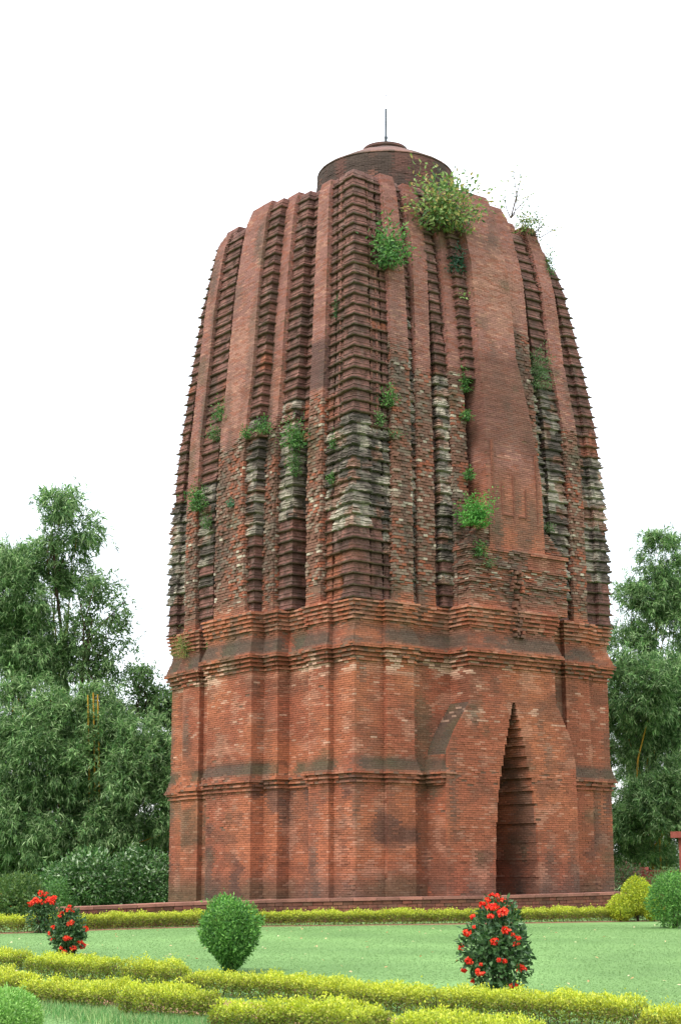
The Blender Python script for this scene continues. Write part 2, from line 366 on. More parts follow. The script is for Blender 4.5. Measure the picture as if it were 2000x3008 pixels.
# --- body of the temple
X = Boxes()
X.add(.3, 2.9, .3, 9.7, -.6, 6.0, 1); X.add(7.4, 9.7, .3, 9.7, -.6, 6.0, 1); X.add(2.9, 7.4, 3.0, 9.7, -.6, 6.0, 1); X.add(.3, 9.7, .3, 9.7, 6.0, 8.4, 1)
zz = np.linspace(8.4, 22.25, 24)
for i in range(len(zz)-1): X.add(.6, 9.4, .6, 9.4, zz[i], zz[i+1], kz(zz[i]), kz(zz[i+1]))
part('core', X.build('core'), M_MORTAR)

ZB, ZT = -0.35, 8.46
TIER = [(-.6, .86), (.62, .84), (1.12, .82), (1.66, .80), (2.2, .74), (2.72, .69), (3.14, .63), (3.5, .55), (3.82, .47), (4.12, .40), (4.42, .33), (4.70, .27), (4.94, .21), (5.14, .16), (5.32, .12), (5.48, .085), (5.62, .05), (5.72, 0.0)]
DC = 5.18
def hw(z):
    v = 0.0
    for zt, h in TIER:
        if z >= zt: v = h
    return v
def flareL(z): return float(np.interp(z, [3.6, 4.2, 4.75, 5.6], [2.55, 2.62, 2.9, 3.5]))
def flareR(z): return float(np.interp(z, [3.9, 4.5, 4.8, 5.8], [7.62, 7.5, 7.4, 6.85]))
o_none = lambda z: 0.0
def o_porch(z): return o_wall(z) if z > 6.5 else 0.0
dropL = lambda z: o_wall(z, 0.26)
nd = lambda z: o_wall(z, 0.0)
# left face
column('corner_pier', 'L', 0, 1.0, 0, ZB, ZT, o=nd, side=False)
column('pilaster', 'L', 1.0, 1.98, .18, ZB, ZT, o=nd)
column('recessed_wall', 'L', 1.98, 3.2, 0.02, ZB, ZT, o=lambda z: o_wall(z, .06), side=False)
column('stepped_pier', 'L', 3.17, 3.95, .45, ZB, ZT, o=lambda z: o_wall(z, .1))
column('central_projection', 'L', 3.88, 6.35, .9, ZB, ZT, o=lambda z: o_wall(z, .14))
column('recessed_wall', 'L', 6.3, 8.0, 0.0, ZB, ZT, o=lambda z: o_wall(z, .2), side=False)
column('pilaster', 'L', 8.0, 9.0, .18, ZB, ZT, o=lambda z: o_wall(z, .24))
column('corner_pier', 'L', 9.0, 10.0, 0, ZB, ZT, o=lambda z: o_wall(z, .26), side=False)
# doorway face
column('corner_pier', 'D', 0.0, 1.03, 0, ZB, ZT, o=nd, side=False, lead=True)
column('pilaster', 'D', 1.03, 2.0, .18, ZB, ZT, o=nd)
column('recessed_wall', 'D', 2.0, 3.6, 0.0, ZB, ZT, o=nd, side=False)
column('porch_wall', 'D', lambda z: flareL(z), lambda z: DC-hw(z), .9, ZB, 5.72, pin=-3.0, o=lambda z: 0.0, style='porch')
column('porch_wall', 'D', lambda z: DC+hw(z), lambda z: flareR(z), .9, ZB, 5.72, pin=-3.0, o=lambda z: 0.0, style='porch')
column('porch_gable', 'D', 3.5, 6.86, .9, ZB+97*CH, ZT, o=o_porch)
column('porch_band', 'D', 2.5, 2.75, .80, 3.2, 4.1, o=nd)
column('recessed_wall', 'D', 6.8, 8.0, 0.0, ZB, ZT, o=nd, side=False)
column('pilaster', 'D', 8.0, 9.0, .18, ZB, ZT, o=nd)
column('corner_pier', 'D', 9.0, 10.0, 0, ZB, ZT, o=nd, side=False)
# passage: left cheek, back wall
B = Bricks()
for r in range(int(6.1/CH)):
    z = ZB+r*CH; h = hw(z+CH/2)
    if h < .03: continue
    lay(B, np.array([DC-h, -.9]), np.array([DC-h, 3.0]), (1, 0), z, r)
    lay(B, np.array([DC-h, 2.98]), np.array([DC+h, 2.98]), (0, -1), z, r)
pb = Boxes(); pb.add(DC-.95, DC+.95, 2.99, 3.3, -.6, 5.9, 1)
bk = part('passage_back', pb.build('passage_back'), M_MORTAR); part('brickwork', B.build('brickwork'), M_BRICK, bk, 'stuff')

# --- ribs of the curved tower
T0, T1 = 8.5, 22.3
def zi(zs_, vs_): return lambda z: float(np.interp(z, zs_, vs_))
SH = lambda z: float(np.interp(z, [8, 13, 17, 21.3], [-.1, 0, .05, .5]))        # the end bays narrow towards the top
RIBS = [('L', 1.36, 2.10, .2, 14.9, 22.30, 'soot'), ('L', 3.5, zi([12, 16, 20], [4.1, 4.22, 4.32]), .42, 14.2, 22.36, 'rib'),
        ('L', zi([8, 13, 16.6, 20.2, 22], [4.3, 4.66, 4.6, 4.8, 4.9]), zi([8, 13, 17, 21], [6.1, 6.15, 6.25, 6.45]), .86, 14.0, 22.34, 'rib'),
        ('L', zi([8, 12.6, 17.7, 21.5], [8.15, 8.35, 8.65, 9.05]), zi([8, 12.6, 17.7, 21.5], [8.85, 9.0, 9.37, 9.75]), .26, 12.6, 22.25, 'rib'),
        ('D', 1.30, 2.02, .2, 16.3, 22.35, 'rib'), ('D', zi([8, 16, 20], [2.25, 2.32, 2.5]), zi([8, 16, 20], [2.88, 2.92, 3.2]), .16, 15.9, 22.25, 'rib'),
        ('D', zi([8, 16, 20], [3.55, 3.6, 3.8]), zi([8, 16, 20], [4.1, 4.17, 4.43]), .3, 15.6, 22.3, 'rib'),
        ('D', zi([9, 16, 20], [4.42, 4.47, 4.7]), zi([9, 12.7, 16.5, 20, 22], [6.68, 6.66, 6.15, 6.5, 6.7]), .85, 9.4, 22.38, 'stain'),
        ('D', zi([12, 16.5, 20, 22], [6.6, 6.1, 6.45, 6.6]), zi([12, 16.5, 20.4, 22], [6.95, 7.2, 7.75, 7.9]), .42, 17.6, 22.3, 'rib'),
        ('D', zi([8, 13, 17, 21], [8.4, 8.5, 8.46, 8.98]), zi([8, 13, 17, 21], [9.0, 9.12, 9.1, 9.66]), .2, 14.6, 21.9, 'rib')]
for f, a0, a1, p, wz, z1, sty in RIBS:
    column('rib', f, a0, a1, (lambda z, p_=p: p_-.16*max(0.0, z-21.8)), T0-.2, z1, pin=-.8, style=sty, wz=wz, rough=0.0)
# broad block at the foot of the doorway rib, with a raised carved frame
column('rib_base', 'D', 3.6, 7.5, .88, T0-.1, 10.3, o=lambda z: (.05 if 9.15 < z < 9.3 or 9.65 < z < 9.75 else (.06*(z > 10.15))), wz=9.9, rough=.15)
column('rib_base', 'D', lambda z: 3.6+(z-10.3)*1.1, lambda z: 7.4-(z-10.3)*.9, .82, 10.3, 10.95, wz=11.2, rough=.3)
# recessed floors between the ribs, weathered brick
for f, a0, a1, p, z1 in [('L', .2, 3.3, -.42, 22.3), ('L', 6.0, 9.2, -.42, 22.25), ('D', .2, 4.5, -.42, 22.3), ('D', 6.3, 9.2, -.42, 22.2)]:
    column('recessed_wall', f, a0, a1, p, T0-.2, z1, pin=-.8, style='rib', wz=15.0, rough=.5, side=False)

# --- carved tiers (one object each for the 300 that show largest)
PER = 0.345
def tier_profile(grey):
    if grey: return [(-.02, 0), (.07, .01), (.105, .035), (.10, .075), (.05, .09), (.07, .115), (.065, .15), (.03, .165), (.065, .185), (.05, .24), (.0, .29), (-.02, PER)]
    return [(-.02, 0), (.095, .004), (.118, .032), (.06, .040), (.068, .066), (.024, .076), (.016, .150), (.036, .158), (.038, .180), (.010, .190), (.002, .30), (-.02, PER)]
def unit_rows(v): return v/np.maximum(1e-6, np.linalg.norm(v, axis=1, keepdims=True))
def tier_mesh(x0, x1, y0, y1, z, z0off, grey, seedn):
    r = np.random.default_rng(seedn)
    prof = tier_profile(grey); V = []; F = []; C = []; nseg = 5
    worn = .75+.35*r.random(4*nseg)*(1 if not grey else 1.2)
    jx = 0.012 if not grey else 0.034
    jit = (r.random((4*nseg, 2))-.5)*2*jx
    chip = r.random(4*nseg) < (.07 if not grey else .16)
    for j, (o, dz) in enumerate(prof):
        zz_ = z+dz; k = kz(zz_); ring = []
        os_ = o*.62; cs = [(x0-o, y0-o), (x1+os_, y0-o), (x1+os_, y1+os_), (x0-o, y1+os_)]
        for s in range(4):
            a, b = np.array(cs[s]), np.array(cs[(s+1) % 4])
            for i in range(nseg): ring.append(a+(b-a)*i/nseg)
        ring = np.array(ring)
        cx = np.array([(x0+x1)/2, (y0+y1)/2])
        wn = (np.array([worn]).T-1)*max(o, 0); dirs = unit_rows(ring-cx); ring = ring+dirs*wn
        ring = ring+jit*(.4+abs(o)*5)
        if 0 < j < len(prof)-2:
            ring[chip] += (cx-ring[chip])*np.minimum(.9, .055/np.maximum(.05, np.linalg.norm(cx-ring[chip], axis=1)))[:, None]
        ring = ring+(r.random(ring.shape)-.5)*(.006 if not grey else .03)
        zj = zz_+(r.random(len(ring))-.5)*(.004 if not grey else .03)*(0 < j < len(prof)-1)
        V += [(mx_(q[0], zz_, k), my_(q[1], zz_, k), zq) for q, zq in zip(ring, zj)]
    n = 4*nseg
    for j in range(len(prof)-1):
        for i in range(n): F.append((j*n+i, j*n+(i+1) % n, (j+1)*n+(i+1) % n, (j+1)*n+i))
    Fq = np.array(F); V = np.array(V); ctr = V[Fq].mean(1)
    m = len(Fq); lipf = np.repeat(np.array([1.0, 1.0, .8, .6, .4, .1, .3, .5, .4, .1, .0, .0][:len(prof)-1]), n)
    nz = fbm(ctr, 2.2, 61.); nb = fbm(ctr, .7, 71.)
    base = mixc(np.tile(lin(136, 94, 85), (m, 1)), lin(106, 75, 68), sstep(.4, .65, nz)); base = mixc(base, lin(172, 100, 70), sstep(.56, .7, nb)*(ctr[:, 2] < 17)*.7)
    base = mixc(base, lin(132, 112, 104), np.clip(lipf*.45+sstep(.5, .75, fbm(ctr, 4., 81.))*.35, 0, .8))
    if grey:
        gg = mixc(np.tile(lin(180, 170, 154), (m, 1)), lin(84, 78, 72), sstep(.34, .60, .5*fbm(ctr, 3.1, 91.)+.5*fbm(ctr, 1.1, 17.))); gg = mixc(gg, lin(146, 100, 82), sstep(.56, .68, nz)*.6)
        base = mixc(gg, base, np.full(m, .08))
    base = base*ALB
    return V, Fq, base*(0.9+.2*r.random(m))[:, None]

RECTS = []   # (x0,x1,y0,y1, z start, z end, grey from, grey to, phase, priority)
def mould_L(a0, a1, p, **k): RECTS.append(dict(r=(-p, .7, a0, a1), **k))
def mould_D(a0, a1, p, **k): RECTS.append(dict(r=(a0, a1, -p, .7), **k))
near = dict(g0=10.9, g1=13.3, z0=8.42, z1=22.3)
RECTS.append(dict(r=(-.08, .50, -.08, .44), pr=0, **near))
RECTS.append(dict(r=(.0, .6, .56, .96), pr=0, **near)); RECTS.append(dict(r=(.62, 1.0, .0, .6), pr=0, **near))
mould_L(1.10, 1.34, -.03, pr=0, z0=8.42, z1=22.3, g0=11, g1=12.9); mould_D(1.10, 1.28, -.03, pr=0, z0=8.42, z1=22.3, g0=10.2, g1=13.4)
mould_L(2.06, 2.80, -.12, pr=1, z0=13.6, z1=22.35, g0=0, g1=0)
mould_L(2.80, 3.55, .2, pr=1, z0=8.42, z1=22.35, g0=11.0, g1=14.2)
mould_L(4.12, 4.80, .68, pr=0, z0=8.42, z1=22.25, g0=10.9, g1=14.6)
mould_L(7.5, 8.5, .08, pr=1, z0=8.42, z1=22.3, g0=10.4, g1=12.4, sh=SH); mould_L(6.2, 7.5, -.10, pr=1, z0=12.5, z1=22.3, g0=0, g1=13.3)
RECTS.append(dict(r=(0.04, .9, 9.0, 10.0), pr=1, z0=8.42, z1=22.5, g0=9.3, g1=13.0)); RECTS.append(dict(r=(-.10, .40, 9.62, 10.10), pr=0, z0=8.42, z1=22.3, g0=9.3, g1=13.0))
mould_D(2.0, 2.32, -.06, pr=1, z0=8.42, z1=22.25, g0=8.4, g1=16.4)
mould_D(2.92, 3.24, -.1, pr=1, z0=8.42, z1=22.25, g0=0, g1=0); mould_D(3.18, 3.58, .1, pr=0, z0=8.42, z1=22.25, g0=9.8, g1=15.2)
mould_D(4.16, 4.56, .48, pr=0, z0=15.6, z1=22.3, g0=0, g1=0)
mould_D(6.9, 7.6, -.06, pr=2, z0=11.0, z1=17.5, g0=10, g1=18); mould_D(7.75, 8.40, .04, pr=0, z0=8.42, z1=21.6, g0=9.5, g1=16.0, sh=SH)
RECTS.append(dict(r=(9.08, 10.0, .04, .9), pr=1, z0=8.42, z1=21.2, g0=9.9, g1=13.3)); RECTS.append(dict(r=(9.62, 10.10, -.10, .40), pr=0, z0=8.42, z1=20.7, g0=9.9, g1=13.3))
RECTS.append(dict(r=(9.55, 10.10, 9.55, 10.10), pr=3, z0=8.42, z1=21.6, g0=9.9, g1=13.3))
jobs = []
for ci, R_ in enumerate(RECTS):
    z = R_['z0']; i = 0
    while z+PER < R_['z1']+.1:
        g = R_['g0'] <= z+.1 < R_['g1']; hsh = math.sin(ci*12.9+i*7.7)*.5+.5
        if not g and R_['g1'] > 1 and R_['g0']-.7 < z < R_['g1']+.7 and hsh > .75: g = True
        if not (z < 9.1 and False): 
            rr_ = R_['r']
            if 'sh' in R_:
                d_ = R_['sh'](z); rr_ = (rr_[0], rr_[1], rr_[2]+d_, rr_[3]+d_) if rr_[1] == .7 else (rr_[0]+d_, rr_[1]+d_, rr_[2], rr_[3])
            jobs.append((R_['pr'], z, rr_, g, ci*1000+i))
        z += PER; i += 1
jobs.sort(key=lambda j: (j[0], -(j[2][1]-j[2][0])))
rest = []
for n_, (pr, z, r_, g, sd_) in enumerate(jobs):
    V, Fq, C = tier_mesh(*r_, z, 0, g, sd_)
    if n_ < 300: part('moulding', mesh('moulding', V, Fq, C), M_CARVED)
    else: rest.append((V, Fq, C))
off = 0; VV = []; FF = []; CC = []
for V, Fq, C in rest: VV.append(V); FF.append(Fq+off); CC.append(C); off += len(V)
part('moulding', mesh('moulding', np.concatenate(VV), np.concatenate(FF), np.concatenate(CC)), M_CARVED, None, 'stuff')

# small carved niches and blocks on the corner tiers and the frame on the doorway rib
def reliefs():
    X = Boxes(); r = np.random.default_rng(4)
    for f in 'LD':
        for i in range(34):
            z = 9.9+i*PER if False else 13.3+i*PER*.75
            if z > 21.8: break
            for a in (.28, .52, .74):
                w_ = .05+.03*r.random(); h = .16+.05*r.random(); q = .035+.02*r.random()
                if r.random() < .25: continue
                if f == 'L': X.add(-q, .2, a-w_/2, a+w_/2, z, z+h)
                else: X.add(a+.1-w_/2, a+.1+w_/2, -q, .2, z, z+h)
    me = X.build('carved_block'); n = len(me.polygons); c = np.tile(lin(146, 100, 88)*ALB, (n, 1))
    a_ = me.attributes.new('Col', 'FLOAT_COLOR', 'FACE'); cc = np.ones((n, 4), np.float32); cc[:, :3] = c; a_.data.foreach_set('color', cc.ravel())
    part('carved_block', me, M_CARVED, None, 'stuff')
    def frame(name, bars):
        Y = Boxes()
        for a0, a1, z0, z1 in bars: Y.add(a0, a1, -.882, -.80, z0, z1)
        me = Y.build(name); n = len(me.polygons); a_ = me.attributes.new('Col', 'FLOAT_COLOR', 'FACE'); cc = np.ones((n, 4), np.float32); cc[:, :3] = lin(130, 84, 68)*ALB; a_.data.foreach_set('color', cc.ravel())
        part(name, me, M_CARVED)
    frame('carved_frame', [(4.60, 4.66, 10.98, 13.6), (6.40, 6.46, 10.98, 13.4), (5.42, 5.48, 10.98, 12.6), (4.96, 5.01, 11.3, 12.3), (5.01, 5.42, 11.3, 11.36), (5.92, 5.97, 11.3, 12.2), (5.62, 5.92, 11.3, 11.36)])
    Bc = Bricks()
    for i in range(60):
        zc = 7.55+r.random()*2.0; a = 5.3+(r.random()-.5)*.42; s = .05+.06*r.random()
        Bc.add(np.array([[a, -1.02-.06*r.random(), zc]]), np.array([[s, 0, 0]]), np.array([0, -1., 0]), .05+.06*r.random(), 0.0, .16, brick_colour(np.array([[a, -1, zc]]), 'pier'))
    part('carved_boss', Bc.build('carved_boss'), M_BRICK, None, 'stuff')
reliefs()

# --- top: drum, sloping cap, disc, rod
def lathe(name, prof, mat, n=72, colfn=None, ctr=(5.1, 4.93), lump=0.0):
    V = []; F = []
    for r_, z in prof:
        for i in range(n):
            a = 2*math.pi*i/n; V.append((ctr[0]+r_*math.cos(a), ctr[1]+r_*math.sin(a), z))
    m = len(prof)
    for j in range(m-1):
        for i in range(n): F.append((j*n+i, j*n+(i+1) % n, (j+1)*n+(i+1) % n, (j+1)*n+i))
    V = np.array(V)
    if lump: V += (np.stack([fbm(V, 2.5, s) for s in (1., 5., 9.)], -1)-.5)*lump
    Fq = np.array(F); ctrs = V[Fq].mean(1)
    return mesh(name, V, Fq, colfn(ctrs), smooth=False)
def drumcol(P):
    n = len(P); a = mixc(np.tile(lin(96, 68, 61), (n, 1)), lin(74, 62, 56), sstep(.4, .6, fbm(P*np.array([1, 1, .3]), 1.4, 3.)))
    return mixc(a, lin(140, 96, 82), sstep(.6, .75, fbm(P, 3., 13.))*.6)*.85
B = Bricks(); DCX, DCY, DR = 5.1, 4.93, 2.36
for r in range(int(2.1/CH)+1):
    z = 22.1+r*CH; zr = z-22.1; rr = DR-.07*max(0, (zr-1.75)/.35)**2
    nb = 66; an = (np.arange(nb)+.5*(r % 2))*2*math.pi/nb
    d0 = np.stack([np.cos(an), np.sin(an)], 1); d1 = np.stack([np.cos(an+2*math.pi/nb), np.sin(an+2*math.pi/nb)], 1)
    o = np.zeros((nb, 3)); o[:, :2] = np.array([DCX, DCY])+d0*rr; o[:, 2] = z+.003
    t = np.zeros((nb, 3)); t[:, :2] = (d1-d0)*rr*.97
    nn = np.zeros((nb, 3)); nn[:, :2] = (d0+d1)/2
    P = o+t/2
    B.add(o, t, nn, CH-.006, rng.normal(0, .005, nb), .07, drumcol(P)*(.85+.3*rng.random(nb))[:, None])
dr = part('roof_drum', lathe('roof_drum', [(2.3, 22.0), (2.33, 24.1), (2.24, 24.22), (1.9, 24.26)], M_DRUM, colfn=drumcol), M_DRUM)
part('brickwork', B.build('brickwork'), M_BRICK, dr, 'stuff')
part('cap_rim', lathe('cap_rim', [(2.2, 24.16), (2.345, 24.165), (2.352, 24.18), (2.34, 24.215), (2.28, 24.26), (2.1, 24.3)], M_DRUM, colfn=lambda P: mixc(np.tile(lin(122, 92, 82), (len(P), 1)), lin(92, 76, 68), sstep(.4, .6, fbm(P, 2.6, 8.)))*.9, lump=.03), M_DRUM)
capc = lambda P: mixc(np.tile(lin(116, 88, 80), (len(P), 1)), lin(92, 74, 68), sstep(.4, .6, fbm(P, 2., 2.)))*.8
part('sloping_cap', lathe('sloping_cap', [(2.3, 24.2), (2.27, 24.25), (1.6, 24.66), (1.0, 24.98), (.74, 25.09), (0.0, 25.1)], M_DRUM, colfn=capc, lump=.05), M_DRUM)
part('cap_disc', lathe('cap_disc', [(0., 25.07), (.76, 25.10), (.80, 25.15), (.78, 25.24), (.70, 25.28), (.25, 25.34), (0, 25.34)], M_DRUM, colfn=drumcol, lump=.02), M_DRUM)
def tube(pts, rad, n=7):
    pts = np.array(pts, float); V = []; F = []
    for i, p in enumerate(pts):
        t = pts[min(i+1, len(pts)-1)]-pts[max(i-1, 0)]; t = t/np.linalg.norm(t)
        a = np.cross(t, [0.3, 0.9, 0.1] if abs(t[2]) > .8 else [0, 0, 1.]); a /= np.linalg.norm(a); b = np.cross(t, a)
        for j in range(n):
            g = 2*math.pi*j/n; V.append(p+rad[i]*(a*math.cos(g)+b*math.sin(g)))
    for i in range(len(pts)-1):
        for j in range(n): F.append((i*n+j, i*n+(j+1) % n, (i+1)*n+(j+1) % n, (i+1)*n+j))
    return np.array(V), np.array(F)
def tubes(name, lst, n=7):
    VV = []; FF = []; off = 0
    for pts, rad in lst:
        V, F = tube(pts, rad, n); VV.append(V); FF.append(F+off); off += len(V)
    return mesh(name, np.concatenate(VV), np.concatenate(FF), smooth=True)
part('finial_rod', tubes('finial_rod', [([(5.12, 4.90, 25.25), (5.12, 4.90, 25.66), (5.125, 4.90, 25.72), (5.125, 4.90, 25.78), (5.13, 4.90, 26.8)], [.05, .046, .065, .042, .036])]), M_IRON)
part('finial_tip', tubes('finial_tip', [([(5.13, 4.90, 26.8), (5.13, 4.90, 27.28), (5.13, 4.9, 27.3), (5.13, 4.9, 27.34), (5.13, 4.9, 27.36)], [.006, .006, .02, .02, .004])]), M_IRON)

# ------------------------------------------------------------------ terrace
def terrace():
    TL = [(198, 2667, 39.6), (345, 2662, 40.6), (510, 2654, 41.8), (830, 2644, 43.9), (1240, 2636, 44.7), (1470, 2633, 45.9), (1712, 2626, 47.8), (1845, 2621, 49.0)]
    pts = [at(x, y, d) for x, y, d in TL]
    t = thing('brick_terrace', (pts[2][0], pts[2][1], -.5), 'low red brick terrace wall with flat coping running in front of the temple', 'terrace')
    inv = Matrix.Translation((-pts[2][0], -pts[2][1], .5))
    back = np.array([HV[0], HV[1], 0])*22; thin = np.array([HV[0], HV[1], 0])*.45
    V = []; n = len(pts)
    nin = np.array([HV[0], HV[1], 0])*.05
    def slab(P_, bk):
        n_ = len(P_); V = []
        for p in P_: V += [p+nin-np.array([0, 0, .06]), np.array([p[0], p[1], -.8])+nin]
        for p in P_:
            q = p+bk; q[2] = p[2]-.06 if bk is thin else -.02; V += [q, np.array([q[0], q[1], -.8])]
        F = [(2*i, 2*i+1, 2*i+3, 2*i+2) for i in range(n_-1)]+[(2*i, 2*i+2, 2*n_+2*i+2, 2*n_+2*i) for i in range(n_-1)]+[(2*n_+2*i, 2*n_+2*i+2, 2*n_+2*i+3, 2*n_+2*i+1) for i in range(n_-1)]
        return V, F+[(0, 2*n_, 2*n_+1, 1), (2*n_-2, 2*n_-1, 4*n_-1, 4*n_-2)]
    def tp(name, me, mat, parent=t, kind=None): me.transform(inv); return obj(name, me, mat, parent, kind)
    tp('body', mesh('body', *slab(pts[2:], back)), M_MORTAR); tp('wall_body', mesh('wall_body', *slab(pts[:3], thin)), M_MORTAR)
    B1 = []; r = np.random.default_rng(9)
    ch = .092
    for i in range(n-1):
        a, b = pts[i], pts[i+1]; L = np.linalg.norm((b-a)[:2]); tdir = (b-a)/L; nn = np.array([tdir[1], -tdir[0]])
        k = max(1, int(round(L/.62)))
        for j in range(k):                       # coping slabs
            p0 = a+tdir*L*(j/k)+tdir*.006; L1 = L/k-.012; q = .03+.012*r.random()
            Bc = Bricks(); c = mixc(lin(146, 100, 86)[None], lin(104, 74, 64), np.array([r.random()*.7]))
            Bc.add((p0-np.array([0, 0, .07]))[None], (tdir*L1)[None], np.array([nn[0], nn[1], 0]), .075, q, .5, c)
            tp('coping_slab', Bc.build('coping_slab'), M_DRUM)
        for row in range(3):
            k = max(1, int(round(L/.27))); e = np.clip((np.arange(k+2)-.5*(row % 2))/k, 0, 1)
            for j in range(k+1):
                if e[j+1]-e[j] < .3/k: continue
                p0 = a+tdir*L*e[j]; L1 = (e[j+1]-e[j])*L-.014
                Bc = Bricks(); P = (p0+tdir*L1/2)[None]
                c = mixc(mixc(lin(124, 74, 60)[None], lin(96, 62, 54), np.array([r.random()])), lin(86, 84, 60), np.array([.3*r.random()*(row < 2)]))
                Bc.add((p0-np.array([0, 0, .075+ch*(row+1)]))[None], (tdir*L1)[None], np.array([nn[0], nn[1], 0]), ch-.014, r.normal(0, .006)+(.03 if i in (0, 2) else 0), .08, c)
                B1.append((row, Bc))
    top = [b for b in B1 if b[0] < 3]
    for q, (row, Bc) in enumerate(top[:300]): tp('brick', Bc.build('brick'), M_DRUM)
    allb = Bricks()
    for q, (row, Bc) in enumerate(top[300:]):
        for nme in ('o', 't', 'n', 'h', 'out', 'dep', 'c'): getattr(allb, nme).extend(getattr(Bc, nme))
    # lower courses behind the hedge
    for i in range(n-1):
        a, b = pts[i], pts[i+1]; L = np.linalg.norm((b-a)[:2]); tdir = (b-a)/L; nn = np.array([tdir[1], -tdir[0], 0])
        for row in range(3, 7):
            k = max(1, int(round(L/.27)))
            o = np.array([a+tdir*L*(j/k)-np.array([0, 0, .075+ch*(row+1)]) for j in range(k)]); tt = np.tile(tdir*(L/k-.014), (k, 1))
            allb.add(o, tt, nn, ch-.014, rng.normal(0, .006, k), .08, mixc(np.tile(lin(120, 72, 58), (k, 1)), lin(92, 62, 54), rng.random(k)))
    tp('brick', allb.build('brick'), M_DRUM, t, 'stuff')
terrace()

# ------------------------------------------------------------------ plants
def unit(v): return v/np.maximum(1e-9, np.linalg.norm(v, axis=-1, keepdims=True))
class Leaves:
    def __init__(s): s.P = []; s.D = []; s.N = []; s.L = []; s.W = []; s.C = []
    def add(s, P, D, N, L, W, C):
        m = len(P); s.P.append(P); s.D.append(unit(D)); s.N.append(N); s.L.append(np.broadcast_to(L, (m,))); s.W.append(np.broadcast_to(W, (m,))); s.C.append(np.broadcast_to(C, (m, 3)))
    def build(s, name):
        P = np.concatenate(s.P); D = np.concatenate(s.D); N = np.concatenate(s.N); L = np.concatenate(s.L)[:, None]; W = np.concatenate(s.W)[:, None]; C = np.concatenate(s.C)
        S = unit(np.cross(D, N)); N2 = unit(np.cross(S, D)); m = len(P)
        V = np.stack([P, P+D*L*.45+S*W*.5, P+D*L-N2*L*.16, P+D*L*.45-S*W*.5], 1).reshape(-1, 3)
        return mesh(name, V, np.arange(m*4).reshape(m, 4), C)
def rdir(n, r=rng): return unit(r.normal(0, 1, (n, 3)))
def pal(n, cols, r=rng, var=.25):
    c = np.array(cols); return c[r.integers(0, len(c), n)]*(1-var/2+var*r.random((n, 1)))
def shift(me, loc): me.transform(Matrix.Translation((-loc[0], -loc[1], -loc[2]))); return me

BAM = [lin(106, 140, 84), lin(86, 120, 72), lin(130, 160, 104), lin(68, 100, 60), lin(152, 174, 126)]
def tufts(Lv, C, n_leaf, L, W, cols, droop=.35, spread=1.2, out=None, r=rng):
    """a tuft of long leaves fanning out and drooping from each centre"""
    k = len(C); P = np.repeat(C, n_leaf, 0)+r.normal(0, .05, (k*n_leaf, 3))
    base = rdir(k, r)*.6 if out is None else out*.7
    D = unit(np.repeat(base, n_leaf, 0)+r.normal(0, spread*.6, (k*n_leaf, 3))+np.array([0, 0, -droop]))
    N = unit(np.array([0, 0, 1.0])+r.normal(0, .45, (k*n_leaf, 3)))
    tone = np.repeat(.55+.8*r.random(k), n_leaf)
    Lv.add(P, D, N, L*(.6+.7*r.random(k*n_leaf)), W*(.7+.6*r.random(k*n_leaf)), pal(k*n_leaf, cols, r)*tone[:, None])
def blob_points(blobs, per, r, sub=26, subr=.34, shell=(.7, 1.05)):
    """points on clumps scattered over ellipsoids"""
    PP = []; OO = []
    for c, rad, wgt in blobs:
        c = np.array(c); rad = np.array(rad)
        s = rdir(sub, r); s[:, 2] = np.where(s[:, 2] < -.75, -s[:, 2], s[:, 2])
        sc_ = c+s*rad*(.55+.4*r.random((sub, 1)))
        m = int(per*wgt); i = r.integers(0, sub, m); d = rdir(m, r)
        sr = subr*rad.mean()*(.6+.8*r.random(sub))
        PP.append(sc_[i]+d*sr[i][:, None]*(shell[0]+(shell[1]-shell[0])*r.random((m, 1)))); PP[-1] += r.normal(0, .12, PP[-1].shape)*(r.random((m, 1)) < .35)*2.2; OO.append(unit(d*.7+s[i]*.8))
    return np.concatenate(PP), np.concatenate(OO)
AX = np.stack([RT0, np.array([HV[0], HV[1], 0]), np.array([0, 0, 1.0])])     # lateral, depth, up
def pxblob(x, y, d, rx, ry, rd, wgt=1.0):
    s = FPX/d; return (at(x, y, d), (rx/s, rd, ry/s), wgt)
def ell(blobs):           # radii given along lateral / depth / up: isotropic enough in plan
    return [(c, (max(r[0], .1), max(r[1], .1), r[2]), w_) for c, r, w_ in blobs]

def crown(name, parent, loc, blobs, per, n_leaf, L, W, cols, r, droop=.3, sub=26, subr=.34, mat=M_LEAF, shell=(.6, 1.05)):
    Lv = Leaves(); P, O = blob_points(ell(blobs), per, r, sub, subr, shell)
    P[:, 2] = np.maximum(P[:, 2], gz(P[:, 0], P[:, 1])+.05)
    tufts(Lv, P, n_leaf, L, W, cols, droop, 1.0, O, r)
    return obj(name, shift(Lv.build(name), loc), mat, parent, None)

